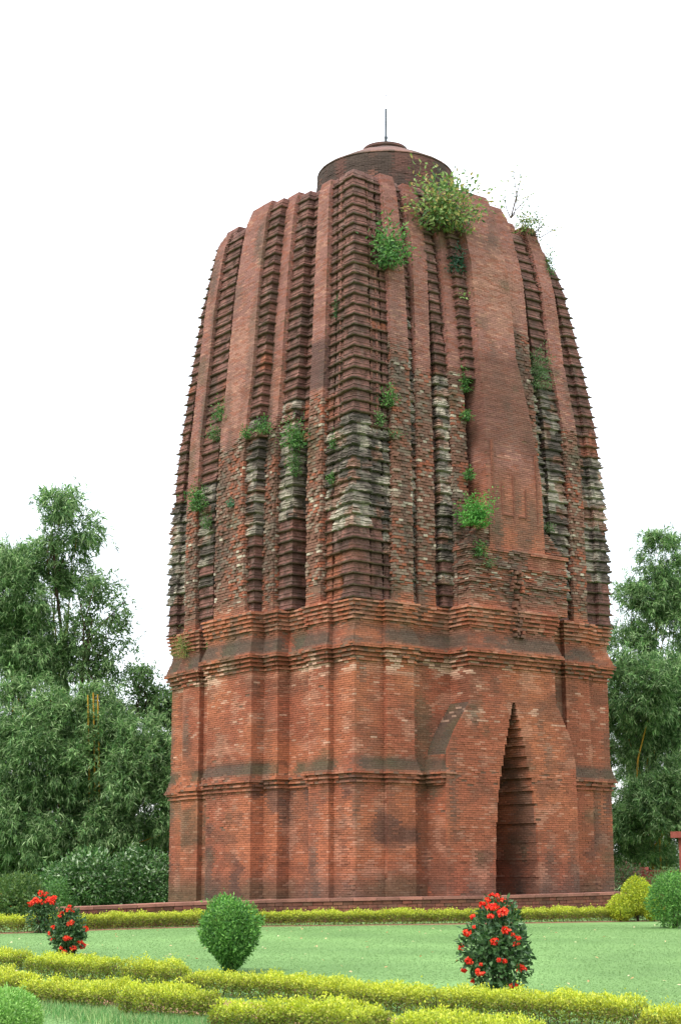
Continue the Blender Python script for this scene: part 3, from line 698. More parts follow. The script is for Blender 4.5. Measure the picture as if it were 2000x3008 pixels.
def bamboo(label, basepx, d, blobs, per, seed, culms=9, L=.25, W=.038, group='bamboo behind the temple', cols=BAM, lean=1.2, n_leaf=12, sub=26, subr=.34):
    r = np.random.default_rng(seed); b = at(basepx, 2560, d); b[2] = -.5
    t = thing('bamboo_clump', b, label, 'bamboo', group)
    bl = [pxblob(*q) for q in blobs]
    for i in range(culms):
        tgt = bl[i % len(bl)]; e = tgt[0]+(r.random(3)-.5)*np.array(tgt[1])*1.1
        s = b+np.array([r.normal(0, .5), r.normal(0, .4), 0]); h = e[2]-s[2]
        pts = [s, s+np.array([0, 0, h*.35])+(e-s)*[.08, .08, 0], s+np.array([0, 0, h*.72])+(e-s)*[.38, .38, 0], e]
        me = tubes('culm', [(pts, [.05, .045, .035, .012])], 6); obj('culm', shift(me, b), M_CANE, t)
    crown('foliage', t, b, bl, per, n_leaf, L, W, cols, r, sub=sub, subr=subr)
    return t
# left: from the front mass to the wispy tops behind
bamboo('dense leafy bamboo thicket left of the temple, arching over the dark shrub', 250, 61,
       [(120, 2260, 61, 190, 190, 2.6, 1.5), (330, 2270, 60.5, 170, 150, 2.4, 1.3), (60, 2420, 60, 150, 150, 2.2, 1.0), (430, 2400, 60, 110, 150, 2.0, .9), (250, 2440, 60.5, 180, 130, 2.0, 1.0), (250, 2120, 62, 130, 90, 2.0, .6), (40, 2130, 62, 120, 130, 2.0, .8), (470, 2280, 61, 60, 110, 1.6, .5), (80, 2530, 62, 150, 90, 1.6, .7), (330, 2520, 62, 190, 90, 1.6, .8), (480, 2500, 63, 80, 110, 1.6, .5), (200, 2330, 64, 300, 230, 1.5, 1.2)], 1500, 21, culms=14, L=.27, W=.04)
bamboo('tall wispy bamboo clump at left rising highest above the trees', 170, 66,
       [(170, 1490, 66, 70, 60, 1.2, .45), (190, 1580, 66, 90, 70, 1.3, .5), (110, 1640, 66, 70, 60, 1.2, .35), (235, 1690, 66, 70, 35, 1.0, .2), (130, 1740, 66, 90, 80, 1.4, .6), (245, 1560, 66, 55, 60, 1.0, .2)], 560, 22, culms=6, L=.36, W=.05, n_leaf=7, sub=14, subr=.3)
bamboo('rounded dark bamboo mass at the left edge below the tallest clump', 20, 65,
       [(20, 1760, 65, 110, 110, 2.0, 1.0), (60, 1900, 65, 130, 120, 2.2, 1.2), (20, 1680, 65, 70, 70, 1.4, .4), (130, 1960, 65, 100, 90, 2.0, .8)], 1300, 23, culms=8)
# right
bamboo('tall bamboo clump right of the temple with tapering top', 1930, 66,
       [(1940, 1640, 66, 50, 80, 1.1, .4), (1930, 1740, 66, 90, 70, 1.5, .6), (1960, 1850, 66, 110, 100, 1.8, .9), (1840, 1930, 66, 80, 90, 1.6, .6), (1850, 1750, 66, 40, 40, .9, .15), (1985, 1760, 67, 60, 110, 1.2, .5)], 900, 24, culms=8, sub=18, subr=.32)
bamboo('broad bamboo thicket right of the temple behind the low wall', 1920, 62,
       [(1880, 2030, 62, 110, 110, 2.0, 1.0), (1980, 2060, 62, 110, 140, 2.0, 1.0), (1960, 2220, 63, 120, 120, 2.0, .8), (1840, 2160, 63, 70, 110, 1.6, .5), (1900, 2420, 60, 120, 110, 2.0, 1.1), (1985, 2350, 60, 90, 120, 2.0, .8), (1830, 2480, 61, 50, 80, 1.4, .4), (1900, 2540, 62.5, 140, 60, 1.2, .6), (1900, 2300, 65, 150, 260, 1.5, 1.4)], 1300, 25, culms=12)
# broad-leaved trees
TREE = [lin(84, 112, 66), lin(100, 128, 80), lin(66, 96, 56), lin(114, 138, 90)]
def tree(name, label, base, d, trunk, blobs, per, seed, L=.16, W=.06, cols=TREE, n_leaf=8, rad=.13, sub=18, subr=.4, group=None):
    r = np.random.default_rng(seed); b = at(base[0], base[1], d); b[2] = -.5
    t = thing(name, b, label, 'tree', group)
    tp = [b]+[at(x, y, d) for x, y in trunk]
    obj('trunk', shift(tubes('trunk', [(tp, list(np.linspace(rad, rad*.45, len(tp))))], 8), b), M_BARK, t)
    bl = [pxblob(*q) for q in blobs]; limbs = []
    for c, rd, w_ in bl:
        for j in range(4):
            s = tp[-1-(j % max(1, min(3, len(tp)-1)))]; e = c+(r.random(3)-.5)*np.array(rd)*1.5; m = (s+e)/2+r.normal(0, .12, 3)+np.array([0, 0, -.1])
            limbs.append(([s, m, e], [rad*.42, rad*.25, .015]))
    obj('limb', shift(tubes('limb', limbs, 5), b), M_BARK, t)
    crown('crown', t, b, bl, per, n_leaf, L, W, cols, r, droop=.35, sub=sub, subr=subr)
    return t
tree('broadleaf_tree', 'open small-leaved tree with dark forked trunk left of the temple', (215, 2560), 64, [(225, 2150), (245, 1960), (262, 1880)],
     [(300, 1790, 64, 75, 80, 1.2, .5), (250, 1880, 64, 80, 80, 1.2, .5), (330, 1900, 64, 55, 90, 1.0, .35), (230, 1980, 64, 70, 70, 1.2, .4), (320, 2000, 64, 70, 40, 1.0, .25)], 720, 31, n_leaf=6, L=.2, W=.06)
tree('slender_tree', 'slender tree with thin dark stem under the tallest bamboo', (200, 2560), 65.5, [(195, 2050), (185, 1900), (165, 1720), (152, 1560)],
     [(165, 1650, 65.5, 60, 80, .8, .25)], 500, 32, L=.25, W=.05, rad=.1, n_leaf=6)
tree('broadleaf_tree', 'leaning leafy tree close behind the left edge of the temple', (380, 2560), 63, [(365, 2250), (400, 2110), (440, 2050)],
     [(450, 2080, 63, 65, 65, 1.2, .6), (480, 2140, 63, 45, 90, 1.2, .6), (410, 2000, 63, 40, 40, .8, .2)], 800, 33, n_leaf=7, L=.18, W=.065)
# bare canes above the thicket
for i, (x, y0, y1) in enumerate([(276, 2035, 2130), (289, 2040, 2135), (260, 2042, 2105)]):
    p0, p1 = at(x+3, 2330, 60.2), at(x-2, y0, 60.2); g_ = p0.copy(); g_[2] = -.5
    o = obj('bamboo_cane', shift(tubes('bamboo_cane', [([g_, p0, (p0+p1)/2+.02, p1], [.04, .038, .034, .025])], 6), g_), M_CANE); o.location = tuple(g_)
    tag(o, ['thick yellow bamboo cane bare above the thicket', 'thinner yellow bamboo cane right of the thick one', 'palest thin bamboo cane left of the thick one'][i], 'bamboo cane', 'bare yellow bamboo canes')

def shrub(name, label, cat, c, rad, n, L, W, cols, seed, mat=M_LEAF, shape=None, lumps=.12, stems=5, base=None, out=.9, inner=.45, group=None, up=.25):
    """shrub whose small leaves sit on an uneven surface and inside it"""
    r = np.random.default_rng(seed); c = np.array(c, float); b = np.array([c[0], c[1], float(gz(c[0], c[1]))]) if base is None else np.array(base, float)
    t = thing(name, b, label, cat, group)
    d = rdir(n, r); rr = np.where(r.random(n) < inner, r.random(n)**.5*.9, .92+.12*r.random(n))
    rr = rr*(1+lumps*2*(fbm(d*1.0+seed, 2.2, 3.)-.5)*2+lumps*(r.random(n)-.5))
    rr = np.where(r.random(n) < .05, rr*(1.04+.14*r.random(n)), rr)      # stray shoots
    P = d*rr[:, None]*np.array(rad)
    if shape is not None: P = shape(P, np.array(rad))
    P = P+c; P[:, 2] = np.maximum(P[:, 2], b[2]+.02)
    D = unit(d*out+r.normal(0, .7, (n, 3))+np.array([0, 0, up])); N = unit(d+r.normal(0, .6, (n, 3))+np.array([0, 0, .4]))
    Lv = Leaves(); Lv.add(P, D, N, L*(.7+.6*r.random(n)), W*(.7+.6*r.random(n)), pal(n, cols, r)*(.8+.4*fbm(P, 3.0, seed))[:, None])
    obj('foliage', shift(Lv.build('foliage'), b), mat, t)
    ls = []
    for i in range(stems):
        e = c+np.array(rad)*rdir(1, r)[0]*.55; s = b+np.array([r.normal(0, .03), r.normal(0, .03), -.03])
        if shape is not None: e = c+shape((e-c)[None], np.array(rad))[0]
        ls.append(([s, (s+e)/2+r.normal(0, .03, 3), e], [.018, .013, .006]))
    if ls: obj('stem', shift(tubes('stem', ls, 5), b), M_BARK, t)
    return t, c, b

# dark frangipani-like shrubs left of the temple
DSH = [lin(72, 106, 56), lin(56, 88, 46), lin(94, 126, 70), lin(60, 96, 50)]
def px(x, y, d): return at(x, y, d)
def big_shrub(label, x, d, ytop, ybot, halfw, depth, n, L, W, cols, seed, mat=M_GLOSS, lumps=.2, name='leafy_shrub'):
    s = FPX/d; c = at(x, (ytop+ybot)/2, d); h = (ybot-ytop)/2/s
    return shrub(name, label, 'shrub', c, (halfw/s, depth, h*1.05), n, L, W, cols, seed, mat, lumps=lumps, base=(c[0], c[1], -.5), shape=lambda P, R: P*np.array([1, 1, 1.0]))
big_shrub('broad dark glossy shrub beside the left corner of the temple', 415, 57, 2512, 2690, 110, 1.3, 9000, .15, .065, DSH+DSH+[lin(160, 178, 146)], 41)
big_shrub('glossy dark shrub left of the broad one, behind the terrace end', 240, 55, 2515, 2690, 115, 1.2, 9000, .15, .065, DSH+DSH+[lin(160, 178, 146)], 42)
big_shrub('low dull green shrub at the left edge behind the far hedge', 50, 48, 2580, 2715, 90, 1.0, 6000, .11, .05, [lin(74, 100, 50), lin(60, 88, 46), lin(90, 112, 58)], 43, M_LEAF)
big_shrub('small light green shrub behind the terrace end', 165, 47, 2590, 2705, 35, .5, 1500, .10, .045, [lin(90, 126, 66), lin(70, 106, 56)], 44, M_LEAF)
big_shrub('thin rose bush beside the right corner of the temple', 1845, 54, 2545, 2635, 45, .6, 1300, .10, .045, [lin(92, 108, 70), lin(120, 90, 78), lin(74, 94, 60)], 45, M_LEAF, .35)
big_shrub('sparse bush along the low red wall at right', 1960, 54, 2555, 2625, 60, .5, 1500, .09, .04, [lin(110, 136, 86), lin(86, 112, 66)], 46, M_LEAF, .35)

# clipped bushes
TOP = [lin(98, 144, 68), lin(78, 122, 56), lin(118, 162, 82), lin(60, 100, 48)]
def drop_shape(P, R):
    u = np.clip((P[:, 2]/R[2]+1)/2, 0, 1); f = np.interp(u, [0, .12, .3, .5, .7, 1], [.34, .55, .84, 1.0, 1.03, 1.0])
    Q = P.copy(); Q[:, 0] *= f; Q[:, 1] *= f; return Q
def topiary(label, x, ybase, ytop, halfw, seed, n, L, W, cols, shape=drop_shape, name='topiary_bush', stems=6, d=None, group='clipped garden bushes'):
    b = gat(x, ybase); s = scale_at(b); h = (ybase-ytop)/s
    c = b+np.array([0, 0, h*.53])
    return shrub(name, label, 'bush', c, (halfw/s, halfw/s, h*.49), n, L, W, cols, seed, M_LEAF, shape, .16, stems, b, inner=.4, group=group)
topiary('clipped green teardrop bush standing alone on the lawn', 676, 2858, 2652, 84, 51, 12000, .056, .024, TOP)
topiary('clipped round green bush at the right edge before the hedge', 1983, 2728, 2578, 70, 52, 9000, .06, .028, TOP, lambda P, R: P*(1.0))
YEL = [lin(170, 180, 56), lin(150, 164, 52), lin(186, 190, 72), lin(126, 146, 50)]
def ball(label, x, y, d, hwid, hh, seed, n, group='golden bushes at the hedge end'):
    s = FPX/d; c = at(x, y, d); b = (c[0], c[1], float(gz(c[0], c[1])))
    return shrub('golden_bush', label, 'bush', c, (hwid/s, hwid/s*.8, hh/s), n, .055, .028, YEL, seed, M_LEAF, None, .10, 4, b, group=group)
ball('clipped golden ball bush beside the round green bush', 1872, 2632, 44.5, 50, 52, 53, 6000)
ball('low golden mound left of the golden ball bush', 1825, 2668, 44.2, 42, 36, 54, 4000)
ball('small golden tuft between the ball bush and the round green bush', 1915, 2672, 44.2, 26, 32, 55, 2500)
g = gat(40, 3085)
shrub('pale_bush', 'pale green clipped bush in the bottom left corner', 'bush', at(20, 3010, 15.2), (.32, .32, .30), 9000, .035, .016, [lin(120, 160, 80), lin(98, 142, 66), lin(140, 176, 98)], 56, M_LEAF, None, .06, 5, g, inner=.3)

# red flowering bushes
IX = [lin(52, 80, 44), lin(68, 98, 56), lin(42, 68, 40), lin(86, 112, 74)]
REDS = [lin(214, 48, 34), lin(226, 66, 40), lin(200, 36, 34), lin(234, 88, 60)]
def flower_bush(label, b, hgt, wid, seed, n_leaf, n_fl, fl_r, LW=(.085, .042), up_only=False):
    r = np.random.default_rng(seed); b = np.array(b, float); c = b+np.array([0, 0, hgt*.52])
    t, c, b = shrub('flowering_bush', label, 'bush', c, (wid/2, wid/2, hgt*.49), n_leaf, LW[0], LW[1], IX, seed, M_GLOSS,
                    lambda P, R: P*np.stack([.72+.28*np.cos(P[:, 2]/R[2]*1.2+.4)]*2+[np.ones(len(P))], -1), .22, 7, b, inner=.55, group='red flowering bushes')
    for i in range(n_fl):
        d = rdir(1, r)[0]; d[:2] = d[:2]; 
        if d @ np.append(HV, 0) > .35: d[:2] *= -1
        if d[2] < -.75 or (up_only and d[2] < .3): d[2] = abs(d[2])+.35*up_only; d = d/np.linalg.norm(d)
        R_ = np.array([wid/2*(.74+.28*math.cos(d[2]*1.2+.4)), wid/2*(.74+.28*math.cos(d[2]*1.2+.4)), hgt*.5])
        p = c+d*R_*(1.0+.12*r.random()); k = 46; fr = fl_r*(.55+.75*r.random())
        q = rdir(k, r); q = np.where((q @ d)[:, None] < -.2, -q, q)
        P = p+q*fr*np.array([1, 1, .7])*(.55+.45*r.random((k, 1)))
        Lv = Leaves(); Lv.add(P-q*.012, unit(np.cross(q, rdir(k, r))+q*.4), q, fr*.62, fr*.5, pal(k, REDS, r, .3))
        obj('flower_head', shift(Lv.build('flower_head'), b), M_FLOWER, t)
    return t
flower_bush('tall red flowering bush behind the front hedge at right', gat(1462, 2928), 1.16, .86, 61, 3400, 40, .055)
flower_bush('small red flowering bush on the lawn at left', gat(198, 2808), .78, .54, 62, 2000, 22, .058)
bq = at(124, 2745, 37.4); bq[2] = gz(bq[0], bq[1])
flower_bush('red flowering bush behind the far hedge at left', bq, .90, .62, 63, 1300, 13, .07, up_only=True)

# hedges
HY = [lin(180, 188, 64), lin(164, 178, 60), lin(198, 202, 84), lin(142, 158, 58)]
HG = [lin(110, 128, 48), lin(128, 140, 52), lin(84, 104, 44), lin(108, 92, 62)]
def hedge(label, pts, wid, hgt, seed, dens, L, W, group, hump=.10):
    """clipped golden hedge: pts are ground points along its middle"""
    r = np.random.default_rng(seed); pts = [np.array(p, float) for p in pts]
    mid = pts[len(pts)//2]; t = thing('golden_hedge', mid, label, 'hedge', group)
    seg = np.array([np.linalg.norm((pts[i+1]-pts[i])[:2]) for i in range(len(pts)-1)]); cum = np.concatenate([[0], np.cumsum(seg)]); Ltot = cum[-1]
    n = int(dens*Ltot*(wid+2*hgt))
    s = r.random(n)*Ltot; u = r.random(n)
    def pos(s_):
        x = np.interp(s_, cum, [p[0] for p in pts]); y = np.interp(s_, cum, [p[1] for p in pts]); return x, y
    x, y = pos(s); x2, y2 = pos(s+.05); x1, y1 = pos(s-.05)
    tx, ty = x2-x1, y2-y1; ln = np.maximum(1e-6, np.hypot(tx, ty)); nx, ny = -ty/ln, tx/ln
    # walk round a rounded section: angle from one foot over the top to the other
    a = math.pi*(1-u); cw = np.sign(np.cos(a))*np.abs(np.cos(a))**.55; sh = np.abs(np.sin(a))**.55
    lump = 1+hump*4*(fbm(np.stack([x, y, 0*x], -1), 3.5, seed)-.5)+hump*(r.random(n)-.5)*2
    endf = np.clip(np.minimum(s, Ltot-s)/.09, .12, 1)**.45
    thin = np.where(sh < .5, r.random(n) < .8, True)
    dep = np.where(r.random(n) < .4, .55+.4*r.random(n), 1.0+.06*r.random(n))
    dep = np.where(r.random(n) < .05, dep*(1.06+.14*r.random(n)), dep)*(1+.55*(fbm(np.stack([x+nx*cw*.3, y+ny*cw*.3, sh*.5], -1), 8.0, seed+9.)-.5))
    off_ = cw*wid/2*dep*lump*endf; hh = np.maximum(.03, .92*sh*hgt*dep*lump*endf)
    px_, py_ = x+nx*off_, y+ny*off_
    P = np.stack([px_, py_, gz(px_, py_)+hh], -1)
    d = np.stack([nx*cw, ny*cw, sh*1.2], -1)
    D = unit(d+r.normal(0, .7, (n, 3))); N = unit(d+r.normal(0, .6, (n, 3)))
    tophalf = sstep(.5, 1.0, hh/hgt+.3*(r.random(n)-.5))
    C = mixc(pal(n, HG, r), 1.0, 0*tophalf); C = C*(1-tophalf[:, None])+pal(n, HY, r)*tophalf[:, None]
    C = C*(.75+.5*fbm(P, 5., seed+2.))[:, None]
    P, D, N, C = P[thin], D[thin], N[thin], C[thin]; n = len(P)
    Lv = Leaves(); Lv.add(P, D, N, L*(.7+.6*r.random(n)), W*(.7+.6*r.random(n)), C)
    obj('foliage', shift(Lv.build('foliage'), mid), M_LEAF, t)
    m = max(3, int(Ltot/.12)); ls = []
    for i in range(m):
        q = (i+.5)/m*Ltot; qx, qy = pos(q); qz = float(gz(qx, qy)); e = np.array([qx+r.normal(0, .08), qy+r.normal(0, .08), qz+hgt*.8])
        ls.append(([(qx, qy, qz-.02), ((qx+e[0])/2, (qy+e[1])/2, qz+hgt*.4), e], [.008, .006, .003]))
    obj('stem', shift(tubes('stem', ls, 4), mid), M_BARK, t)
    return t
def gl(lst): return [gat(x, y) for x, y in lst]
BACK, FRONT = 'back row of golden hedge', 'front row of golden hedge'
hedge('short golden hedge block at the left edge, back row', gl([(-60, 2843), (10, 2848), (72, 2852)]), .5, .26, 71, 7200, .030, .016, BACK)
hedge('golden hedge block below the small red bush, back row', gl([(102, 2868), (220, 2878), (340, 2887)]), .5, .30, 72, 7200, .030, .016, BACK)
hedge('golden hedge block below the teardrop bush left of the long hedge', gl([(384, 2898), (450, 2903), (532, 2912)]), .5, .34, 73, 7200, .030, .016, BACK)
hedge('long golden hedge of the back row below the open lawn', gl([(550, 2922), (720, 2930), (890, 2944), (1060, 2966), (1290, 2990)]), .5, .28, 74, 7200, .030, .016, BACK)
hedge('golden hedge of the back row below the tall red bush, running to the right edge', gl([(1312, 2990), (1500, 3004), (1700, 3018), (1890, 3036)]), .5, .31, 75, 7200, .030, .016, BACK)
hedge('last golden hedge block at the right edge, lowest in view', gl([(1905, 3052), (1980, 3060), (2100, 3072)]), .5, .30, 76, 7200, .030, .016, BACK)
hedge('golden hedge block at the left edge, front row above the pale bush', gl([(-60, 2926), (10, 2932), (70, 2940)]), .55, .31, 77, 7200, .030, .016, FRONT)
hedge('golden hedge block of the front row above the pale grass', gl([(100, 2956), (240, 2968), (370, 2980)]), .6, .30, 78, 7200, .030, .016, FRONT)
hedge('golden hedge block of the front row below the teardrop bush', gl([(395, 2994), (500, 3004), (635, 3010)]), .6, .36, 79, 7200, .030, .016, FRONT)
hedge('golden hedge block of the front row at the bottom edge left of centre', gl([(640, 3036), (720, 3042), (790, 3050)]), .5, .30, 80, 7200, .030, .016, FRONT)
hedge('golden hedge block of the front row at the bottom edge right of centre', gl([(808, 3044), (950, 3056), (1120, 3074)]), .55, .34, 81, 7200, .030, .016, FRONT)
hedge('lowest golden hedge of the front row, only its top showing at the bottom', gl([(1150, 3082), (1350, 3092), (1600, 3110)]), .5, .31, 82, 8000, .028, .015, FRONT)
FARP = [(-80, 2744), (0, 2742), (300, 2731), (580, 2723), (1000, 2719), (1400, 2714), (1760, 2708), (1960, 2705)]
hedge('long low golden hedge across the far side of the lawn before the terrace', gl(FARP), .55, .33, 83, 3600, .042, .022, None)
for p in (FARP,): ground_strip('soil_bed', gl([(x, y+1) for x, y in p]), .42, M_SOIL)
ground_strip('soil_bed', gl([(-80, 2905), (200, 2928), (420, 2945), (640, 2962), (900, 2992), (1240, 3030), (1600, 3056), (2050, 3086)]), .75, M_SOIL)

# growth on the temple
k_ = lambda z: float(kz(z))
def face_point(f, X_, Y_, p):
    v = FW + RT*(X_-1000)/FPX - UP*(Y_-1504)/FPX; d = 47.0
    for _ in range(60):
        P = CAM+d*v; k = k_(P[2])
        want = 5-k*(5+p); cur = P[0] if f == 'L' else P[1]; sl = v[0] if f == 'L' else v[1]
        d += (want-cur)/sl*.8
    return CAM+d*v
GREEN = [lin(86, 124, 66), lin(68, 106, 56), lin(106, 144, 78), lin(54, 88, 48)]
DULL = [lin(92, 112, 74), lin(110, 126, 88), lin(74, 96, 62)]
FIG = [lin(84, 112, 58), lin(104, 130, 70), lin(128, 148, 88), lin(62, 90, 50), lin(150, 140, 84)]
WP = [('D', 1290, 620, .5, 105, 95, 2100, .17, .075, FIG, 'big fig bush growing from the tower top below the round cap'),
      ('D', 1135, 735, .35, 62, 75, 1300, .13, .06, GREEN, 'bright green fig sapling on the tower left of and below the big fig bush'),
      ('D', 1335, 775, .35, 26, 44, 350, .13, .055, [lin(52, 84, 62), lin(44, 74, 56)], 'dark leaved plant hanging in the slot below the big fig bush'),
      ('D', 1350, 870, .3, 20, 20, 120, .13, .06, [lin(150, 170, 110), lin(112, 146, 80)], 'pale leaved sprig beside the doorway rib'),
      ('D', 1366, 1120, .35, 14, 46, 260, .10, .045, GREEN, 'trailing green plant in the slot left of the doorway rib, upper'),
      ('D', 1366, 1222, .4, 17, 18, 170, .10, .045, GREEN, 'small green tuft in the slot left of the doorway rib, second down'),
      ('D', 1376, 1396, .4, 16, 18, 170, .10, .045, GREEN, 'small green tuft in the slot left of the doorway rib, third down'),
      ('D', 1390, 1512, .95, 54, 50, 2400, .085, .038, [lin(84, 132, 64), lin(68, 120, 54), lin(104, 160, 76)], 'bright green creeper on the shoulder at the foot of the doorway rib'),
      ('D', 1405, 1615, .95, 20, 26, 260, .09, .035, GREEN, 'small green tuft below the bright creeper'),
      ('D', 1430, 1655, .95, 24, 16, 180, .08, .03, DULL, 'thin dry tuft below the small tuft on the doorway block'),
      ('D', 1577, 1095, .25, 42, 74, 1100, .10, .03, DULL+[lin(82, 112, 70)], 'tall dull green bush right of the doorway rib'),
      ('D', 1612, 1552, .3, 18, 14, 150, .08, .03, DULL, 'tiny tuft right of the doorway rib near its foot'),
      ('D', 1140, 1172, .2, 26, 32, 380, .09, .035, GREEN, 'green plant on the second rib right of the near corner'),
      ('D', 1112, 1232, .15, 16, 30, 220, .08, .03, GREEN+DULL, 'faded plant just below the one on the second rib'),
      ('D', 1150, 1276, .2, 26, 14, 160, .08, .03, DULL, 'sparse grey green tuft above the grey stucco tiers'),
      ('L', 660, 1212, .75, 28, 36, 420, .09, .035, GREEN, 'green bush on the left part of the tower where the smooth rib ends'),
      ('L', 637, 1275, .5, 24, 26, 300, .09, .03, GREEN+DULL, 'pale green bush below and left of the one where the smooth rib ends'),
      ('L', 727, 1272, .9, 17, 20, 190, .09, .035, GREEN, 'small green bush left of a rounder one on the broad left rib'),
      ('L', 779, 1254, .75, 27, 26, 340, .09, .035, GREEN, 'rounded green bush at the right edge of the broad left rib'),
      ('L', 875, 1285, .4, 38, 48, 800, .09, .035, GREEN, 'large green bush in the recess left of the near corner'),
      ('L', 868, 1368, .3, 20, 46, 360, .09, .03, GREEN+DULL, 'hanging lower growth under the large bush in the recess'),
      ('L', 586, 1468, .35, 34, 46, 700, .10, .04, GREEN, 'thick green bush on the far left rib'),
      ('L', 612, 1535, .3, 16, 26, 200, .09, .035, GREEN+DULL, 'faded tuft below the thick bush on the far left rib'),
      ('L', 543, 1900, .3, 32, 46, 520, .16, .016, [lin(122, 132, 70), lin(96, 120, 62), lin(150, 146, 92)], 'dry grassy tuft on the cornice at the left corner'),
      ('L', 680, 1480, .9, 12, 14, 120, .09, .035, [lin(90, 130, 100), lin(70, 110, 80)], 'grey green sprig on the worn broad left rib'),
      ('L', 982, 1302, .1, 13, 24, 160, .08, .03, GREEN, 'narrow green tuft beside the top of the grey stucco tiers'),
      ('L', 976, 1408, .1, 12, 16, 130, .09, .035, GREEN, 'small bright tuft on the left of the grey stucco tiers'),
      ('L', 990, 905, .1, 8, 44, 140, .08, .03, [lin(70, 100, 62), lin(58, 88, 56)], 'thin trailing weed in the slot left of the near corner'),
      ('L', 618, 1903, .3, 10, 10, 90, .08, .03, GREEN, 'tiny tuft on the cornice right of the dry grassy tuft'),
      ('D', 1612, 770, .15, 16, 60, 320, .09, .035, DULL+GREEN, 'growth along the right outline of the tower, lower'),
      ('D', 1540, 655, .2, 40, 48, 420, .11, .045, FIG, 'leafy growth at the top right shoulder of the tower')]
for i, (f, X_, Y_, p, rx, ry, n, L, W, cols, lab) in enumerate(WP):
    P = face_point(f, X_, Y_, p); s = scale_at(P); nrm = np.array([-1., 0, 0]) if f == 'L' else np.array([0, -1., 0])
    c = P+nrm*rx/s*.25; base = P-nrm*.12-np.array([0, 0, ry/s*.6])
    shrub('wall_plant', lab, 'plant', c, (rx/s*.92, rx/s*.92, ry/s*.95), n, L, W, cols, 200+i, M_LEAF, None, .65, max(3, min(7, rx//12)), base, inner=.6, group='plants growing on the temple', up=.0)
# twiggy sprays against the sky
def spray(label, root, tips, seed, nl=26):
    r = np.random.default_rng(seed); b = np.array(root); t = thing('twiggy_spray', b, label, 'plant', 'twiggy sprays on the tower top'); ls = []; Lv = Leaves()
    for e in tips:
        e = np.array(e); m = (b+e)/2+r.normal(0, .12, 3); ls.append(([b, m, e], [.022, .016, .008]))
        n = nl; u = r.random(n)**.5; P = b+(e-b)*(.45+.58*u)[:, None]+r.normal(0, .11, (n, 3))
        Lv.add(P, rdir(n, r)+np.array([0, 0, -.3]), rdir(n, r), .10, .05, pal(n, FIG, r))
    obj('twig', shift(tubes('twig', ls, 4), b), M_BARK, t); obj('foliage', shift(Lv.build('foliage'), b), M_LEAF, t)
tr = face_point('D', 1500, 640, .1)
dd = (tr-CAM) @ FW
spray('thin twiggy spray standing against the sky above the right shoulder', tr, [at(1505, 485, dd), at(1535, 505, dd), at(1480, 575, dd), at(1520, 570, dd), at(1560, 570, dd)], 301, 20)
tr2 = face_point('D', 1560, 690, .1); dd = (tr2-CAM) @ FW
spray('twiggy spray leaning out to the right of the tower shoulder', tr2, [at(1590, 625, dd), at(1610, 660, dd), at(1640, 665, dd), at(1575, 640, dd), at(1590, 705, dd)], 302, 22)

# ------------------------------------------------------------------ low wall and gate post at the right
def red_wall():
    a, b = at(1890, 2590, 57), at(2120, 2596, 55); t = thing('low_red_wall', ((a+b)/2), 'low red plastered wall behind the bushes at the right edge', 'wall')
    loc = (a+b)/2
    def bxm(name, p, q, w_, z0, z1, mat=M_REDPAINT):
        p, q = np.array(p), np.array(q); d = unit((q-p)*np.array([1, 1, 0])); n_ = np.array([-d[1], d[0], 0])*w_/2
        V = [];
        for z in (z0, z1):
            for v in (p-n_, q-n_, q+n_, p+n_): V.append((v[0], v[1], z))
        me = mesh(name, V, [(0, 3, 2, 1), (4, 5, 6, 7), (0, 1, 5, 4), (1, 2, 6, 5), (2, 3, 7, 6), (3, 0, 4, 7)]); return me
    zt = at(1940, 2563, 56.5)[2]
    obj('wall_body', shift(bxm('wall_body', a, b, .22, -.6, zt), loc), M_REDPAINT, t)
    obj('coping', shift(bxm('coping', a, b, .30, zt+.002, zt+.07), loc), M_REDPAINT, t)
    d = unit((b-a)*np.array([1, 1, 0])); obj('end_post', shift(bxm('end_post', a-d*.1, a+d*.14, .26, -.6, at(1890, 2548, 57)[2]), loc), M_REDPAINT, t)
    c = at(2026, 2590, 53.5); t2 = thing('gate_post', (c[0], c[1], -.5), 'red plastered gate post with overhanging flat cap at the right edge', 'post'); loc = (c[0], c[1], -.5)
    zt = at(2000, 2462, 53.5)[2]; zc = at(2000, 2443, 53.5)[2]
    obj('shaft', shift(bxm('shaft', c-d*.22, c+d*.22, .44, -.6, zt), loc), M_REDPAINT, t2)
    obj('cap', shift(bxm('cap', c-d*.40, c+d*.40, .8, zt+.002, zc), loc), M_REDPAINT, t2)
red_wall()

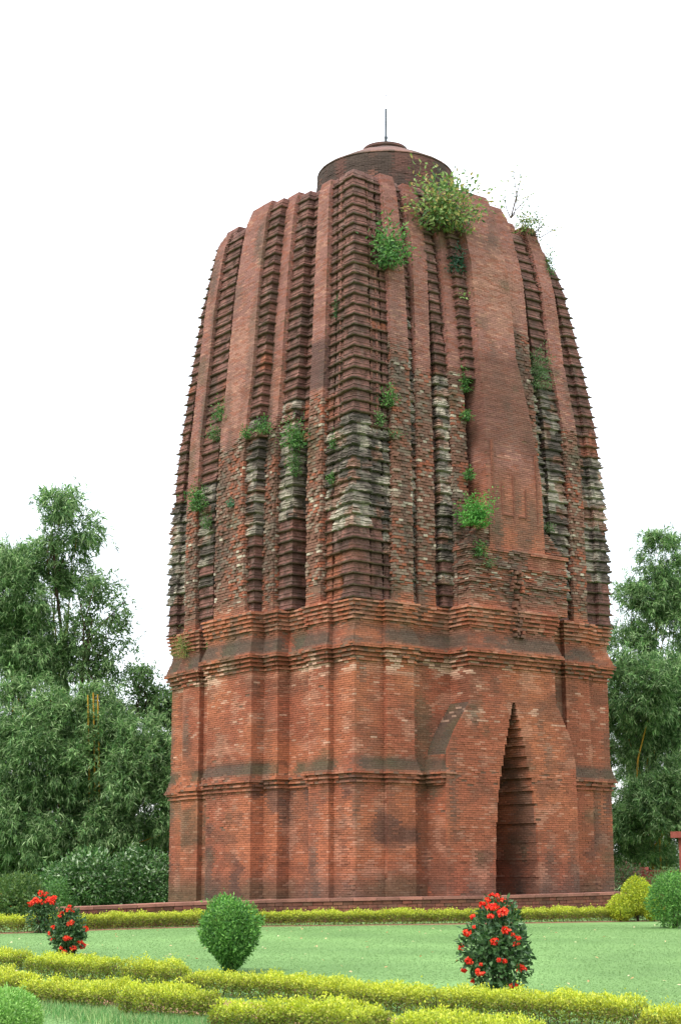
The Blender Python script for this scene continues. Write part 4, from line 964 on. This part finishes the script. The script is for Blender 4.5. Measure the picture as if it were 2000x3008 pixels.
# ------------------------------------------------------------------ lawn grass
def grass():
    r = np.random.default_rng(77); n = 190000
    dd = 13+(43-13)*r.random(n)**1.0; la = (r.random(n)-.5)*(.46*dd)
    x = CAM[0]+HV[0]*dd+RT0[0]*la; y = CAM[1]+HV[1]*dd+RT0[1]*la
    P = np.stack([x, y, gz(x, y)], -1); D = unit(np.array([0, 0, 1.0])+r.normal(0, .5, (n, 3))*np.array([1, 1, .2]))
    t = fbm(P*np.array([1, 1, 0]), .5, 2.)[:, None]
    c = pal(n, [lin(104, 137, 82), lin(112, 145, 88), lin(100, 132, 78), lin(116, 146, 92)], r, .08)*(.60+.48*t)
    D = unit(r.normal(0, 1, (n, 3))*np.array([1, 1, .15])+np.array([0, 0, .55])); Lv = Leaves(); Lv.add(P, D, np.array([0, 0, 1.0])+r.normal(0, .25, (n, 3)), .022+.016*r.random(n), .007, c)
    o = obj('grass', Lv.build('grass'), M_GRASS); o['kind'] = 'stuff'; o['label'] = 'short mown green grass covering the lawn'; o['category'] = 'grass'
    # longer blades along the foot of the front hedges
    n = 16000; s_ = r.random(n); X_ = -60+760*s_; Y_ = np.interp(X_, [-60, 70, 240, 400, 640], [2950, 2962, 2985, 3012, 3030])+r.normal(0, 14, n)
    pts = [gat(u, v) for u, v in zip(np.linspace(-60, 700, 60), np.interp(np.linspace(-60, 700, 60), [-60, 70, 240, 400, 640], [2948, 2960, 2984, 3012, 3034]))]
    i = r.integers(0, 59, n); f = r.random((n, 1)); Q = np.array(pts); P = Q[i]*(1-f)+Q[i+1]*f; P[:, :2] += r.normal(0, .22, (n, 2)); P[:, 2] = gz(P[:, 0], P[:, 1])
    Lv = Leaves(); Lv.add(P, np.array([0, 0, 1.])+r.normal(0, .35, (n, 3)), rdir(n, r), .07+.09*r.random(n), .008, pal(n, [lin(104, 146, 84), lin(84, 128, 72), lin(140, 160, 104)], r))
    o = obj('grass', Lv.build('grass'), M_GRASS); o['kind'] = 'stuff'; o['label'] = 'longer grass blades along the foot of the front hedge'; o['category'] = 'grass'
    # fallen leaves
    n = 130; dd = 22+20*r.random(n); la = (r.random(n)-.5)*.4*dd; x = CAM[0]+HV[0]*dd+RT0[0]*la; y = CAM[1]+HV[1]*dd+RT0[1]*la
    P = np.stack([x, y, gz(x, y)+.045], -1); Lv = Leaves(); Lv.add(P, rdir(n, r)*np.array([1, 1, .25]), np.array([0, 0, 1.])+r.normal(0, .4, (n, 3)), .07, .035, pal(n, [lin(200, 170, 130), lin(180, 140, 100), lin(214, 196, 160)], r))
    o = obj('fallen_leaves', Lv.build('fallen_leaves'), M_LEAF); o['kind'] = 'stuff'; o['label'] = 'scattered dry fallen leaves on the lawn'; o['category'] = 'leaves'
grass()
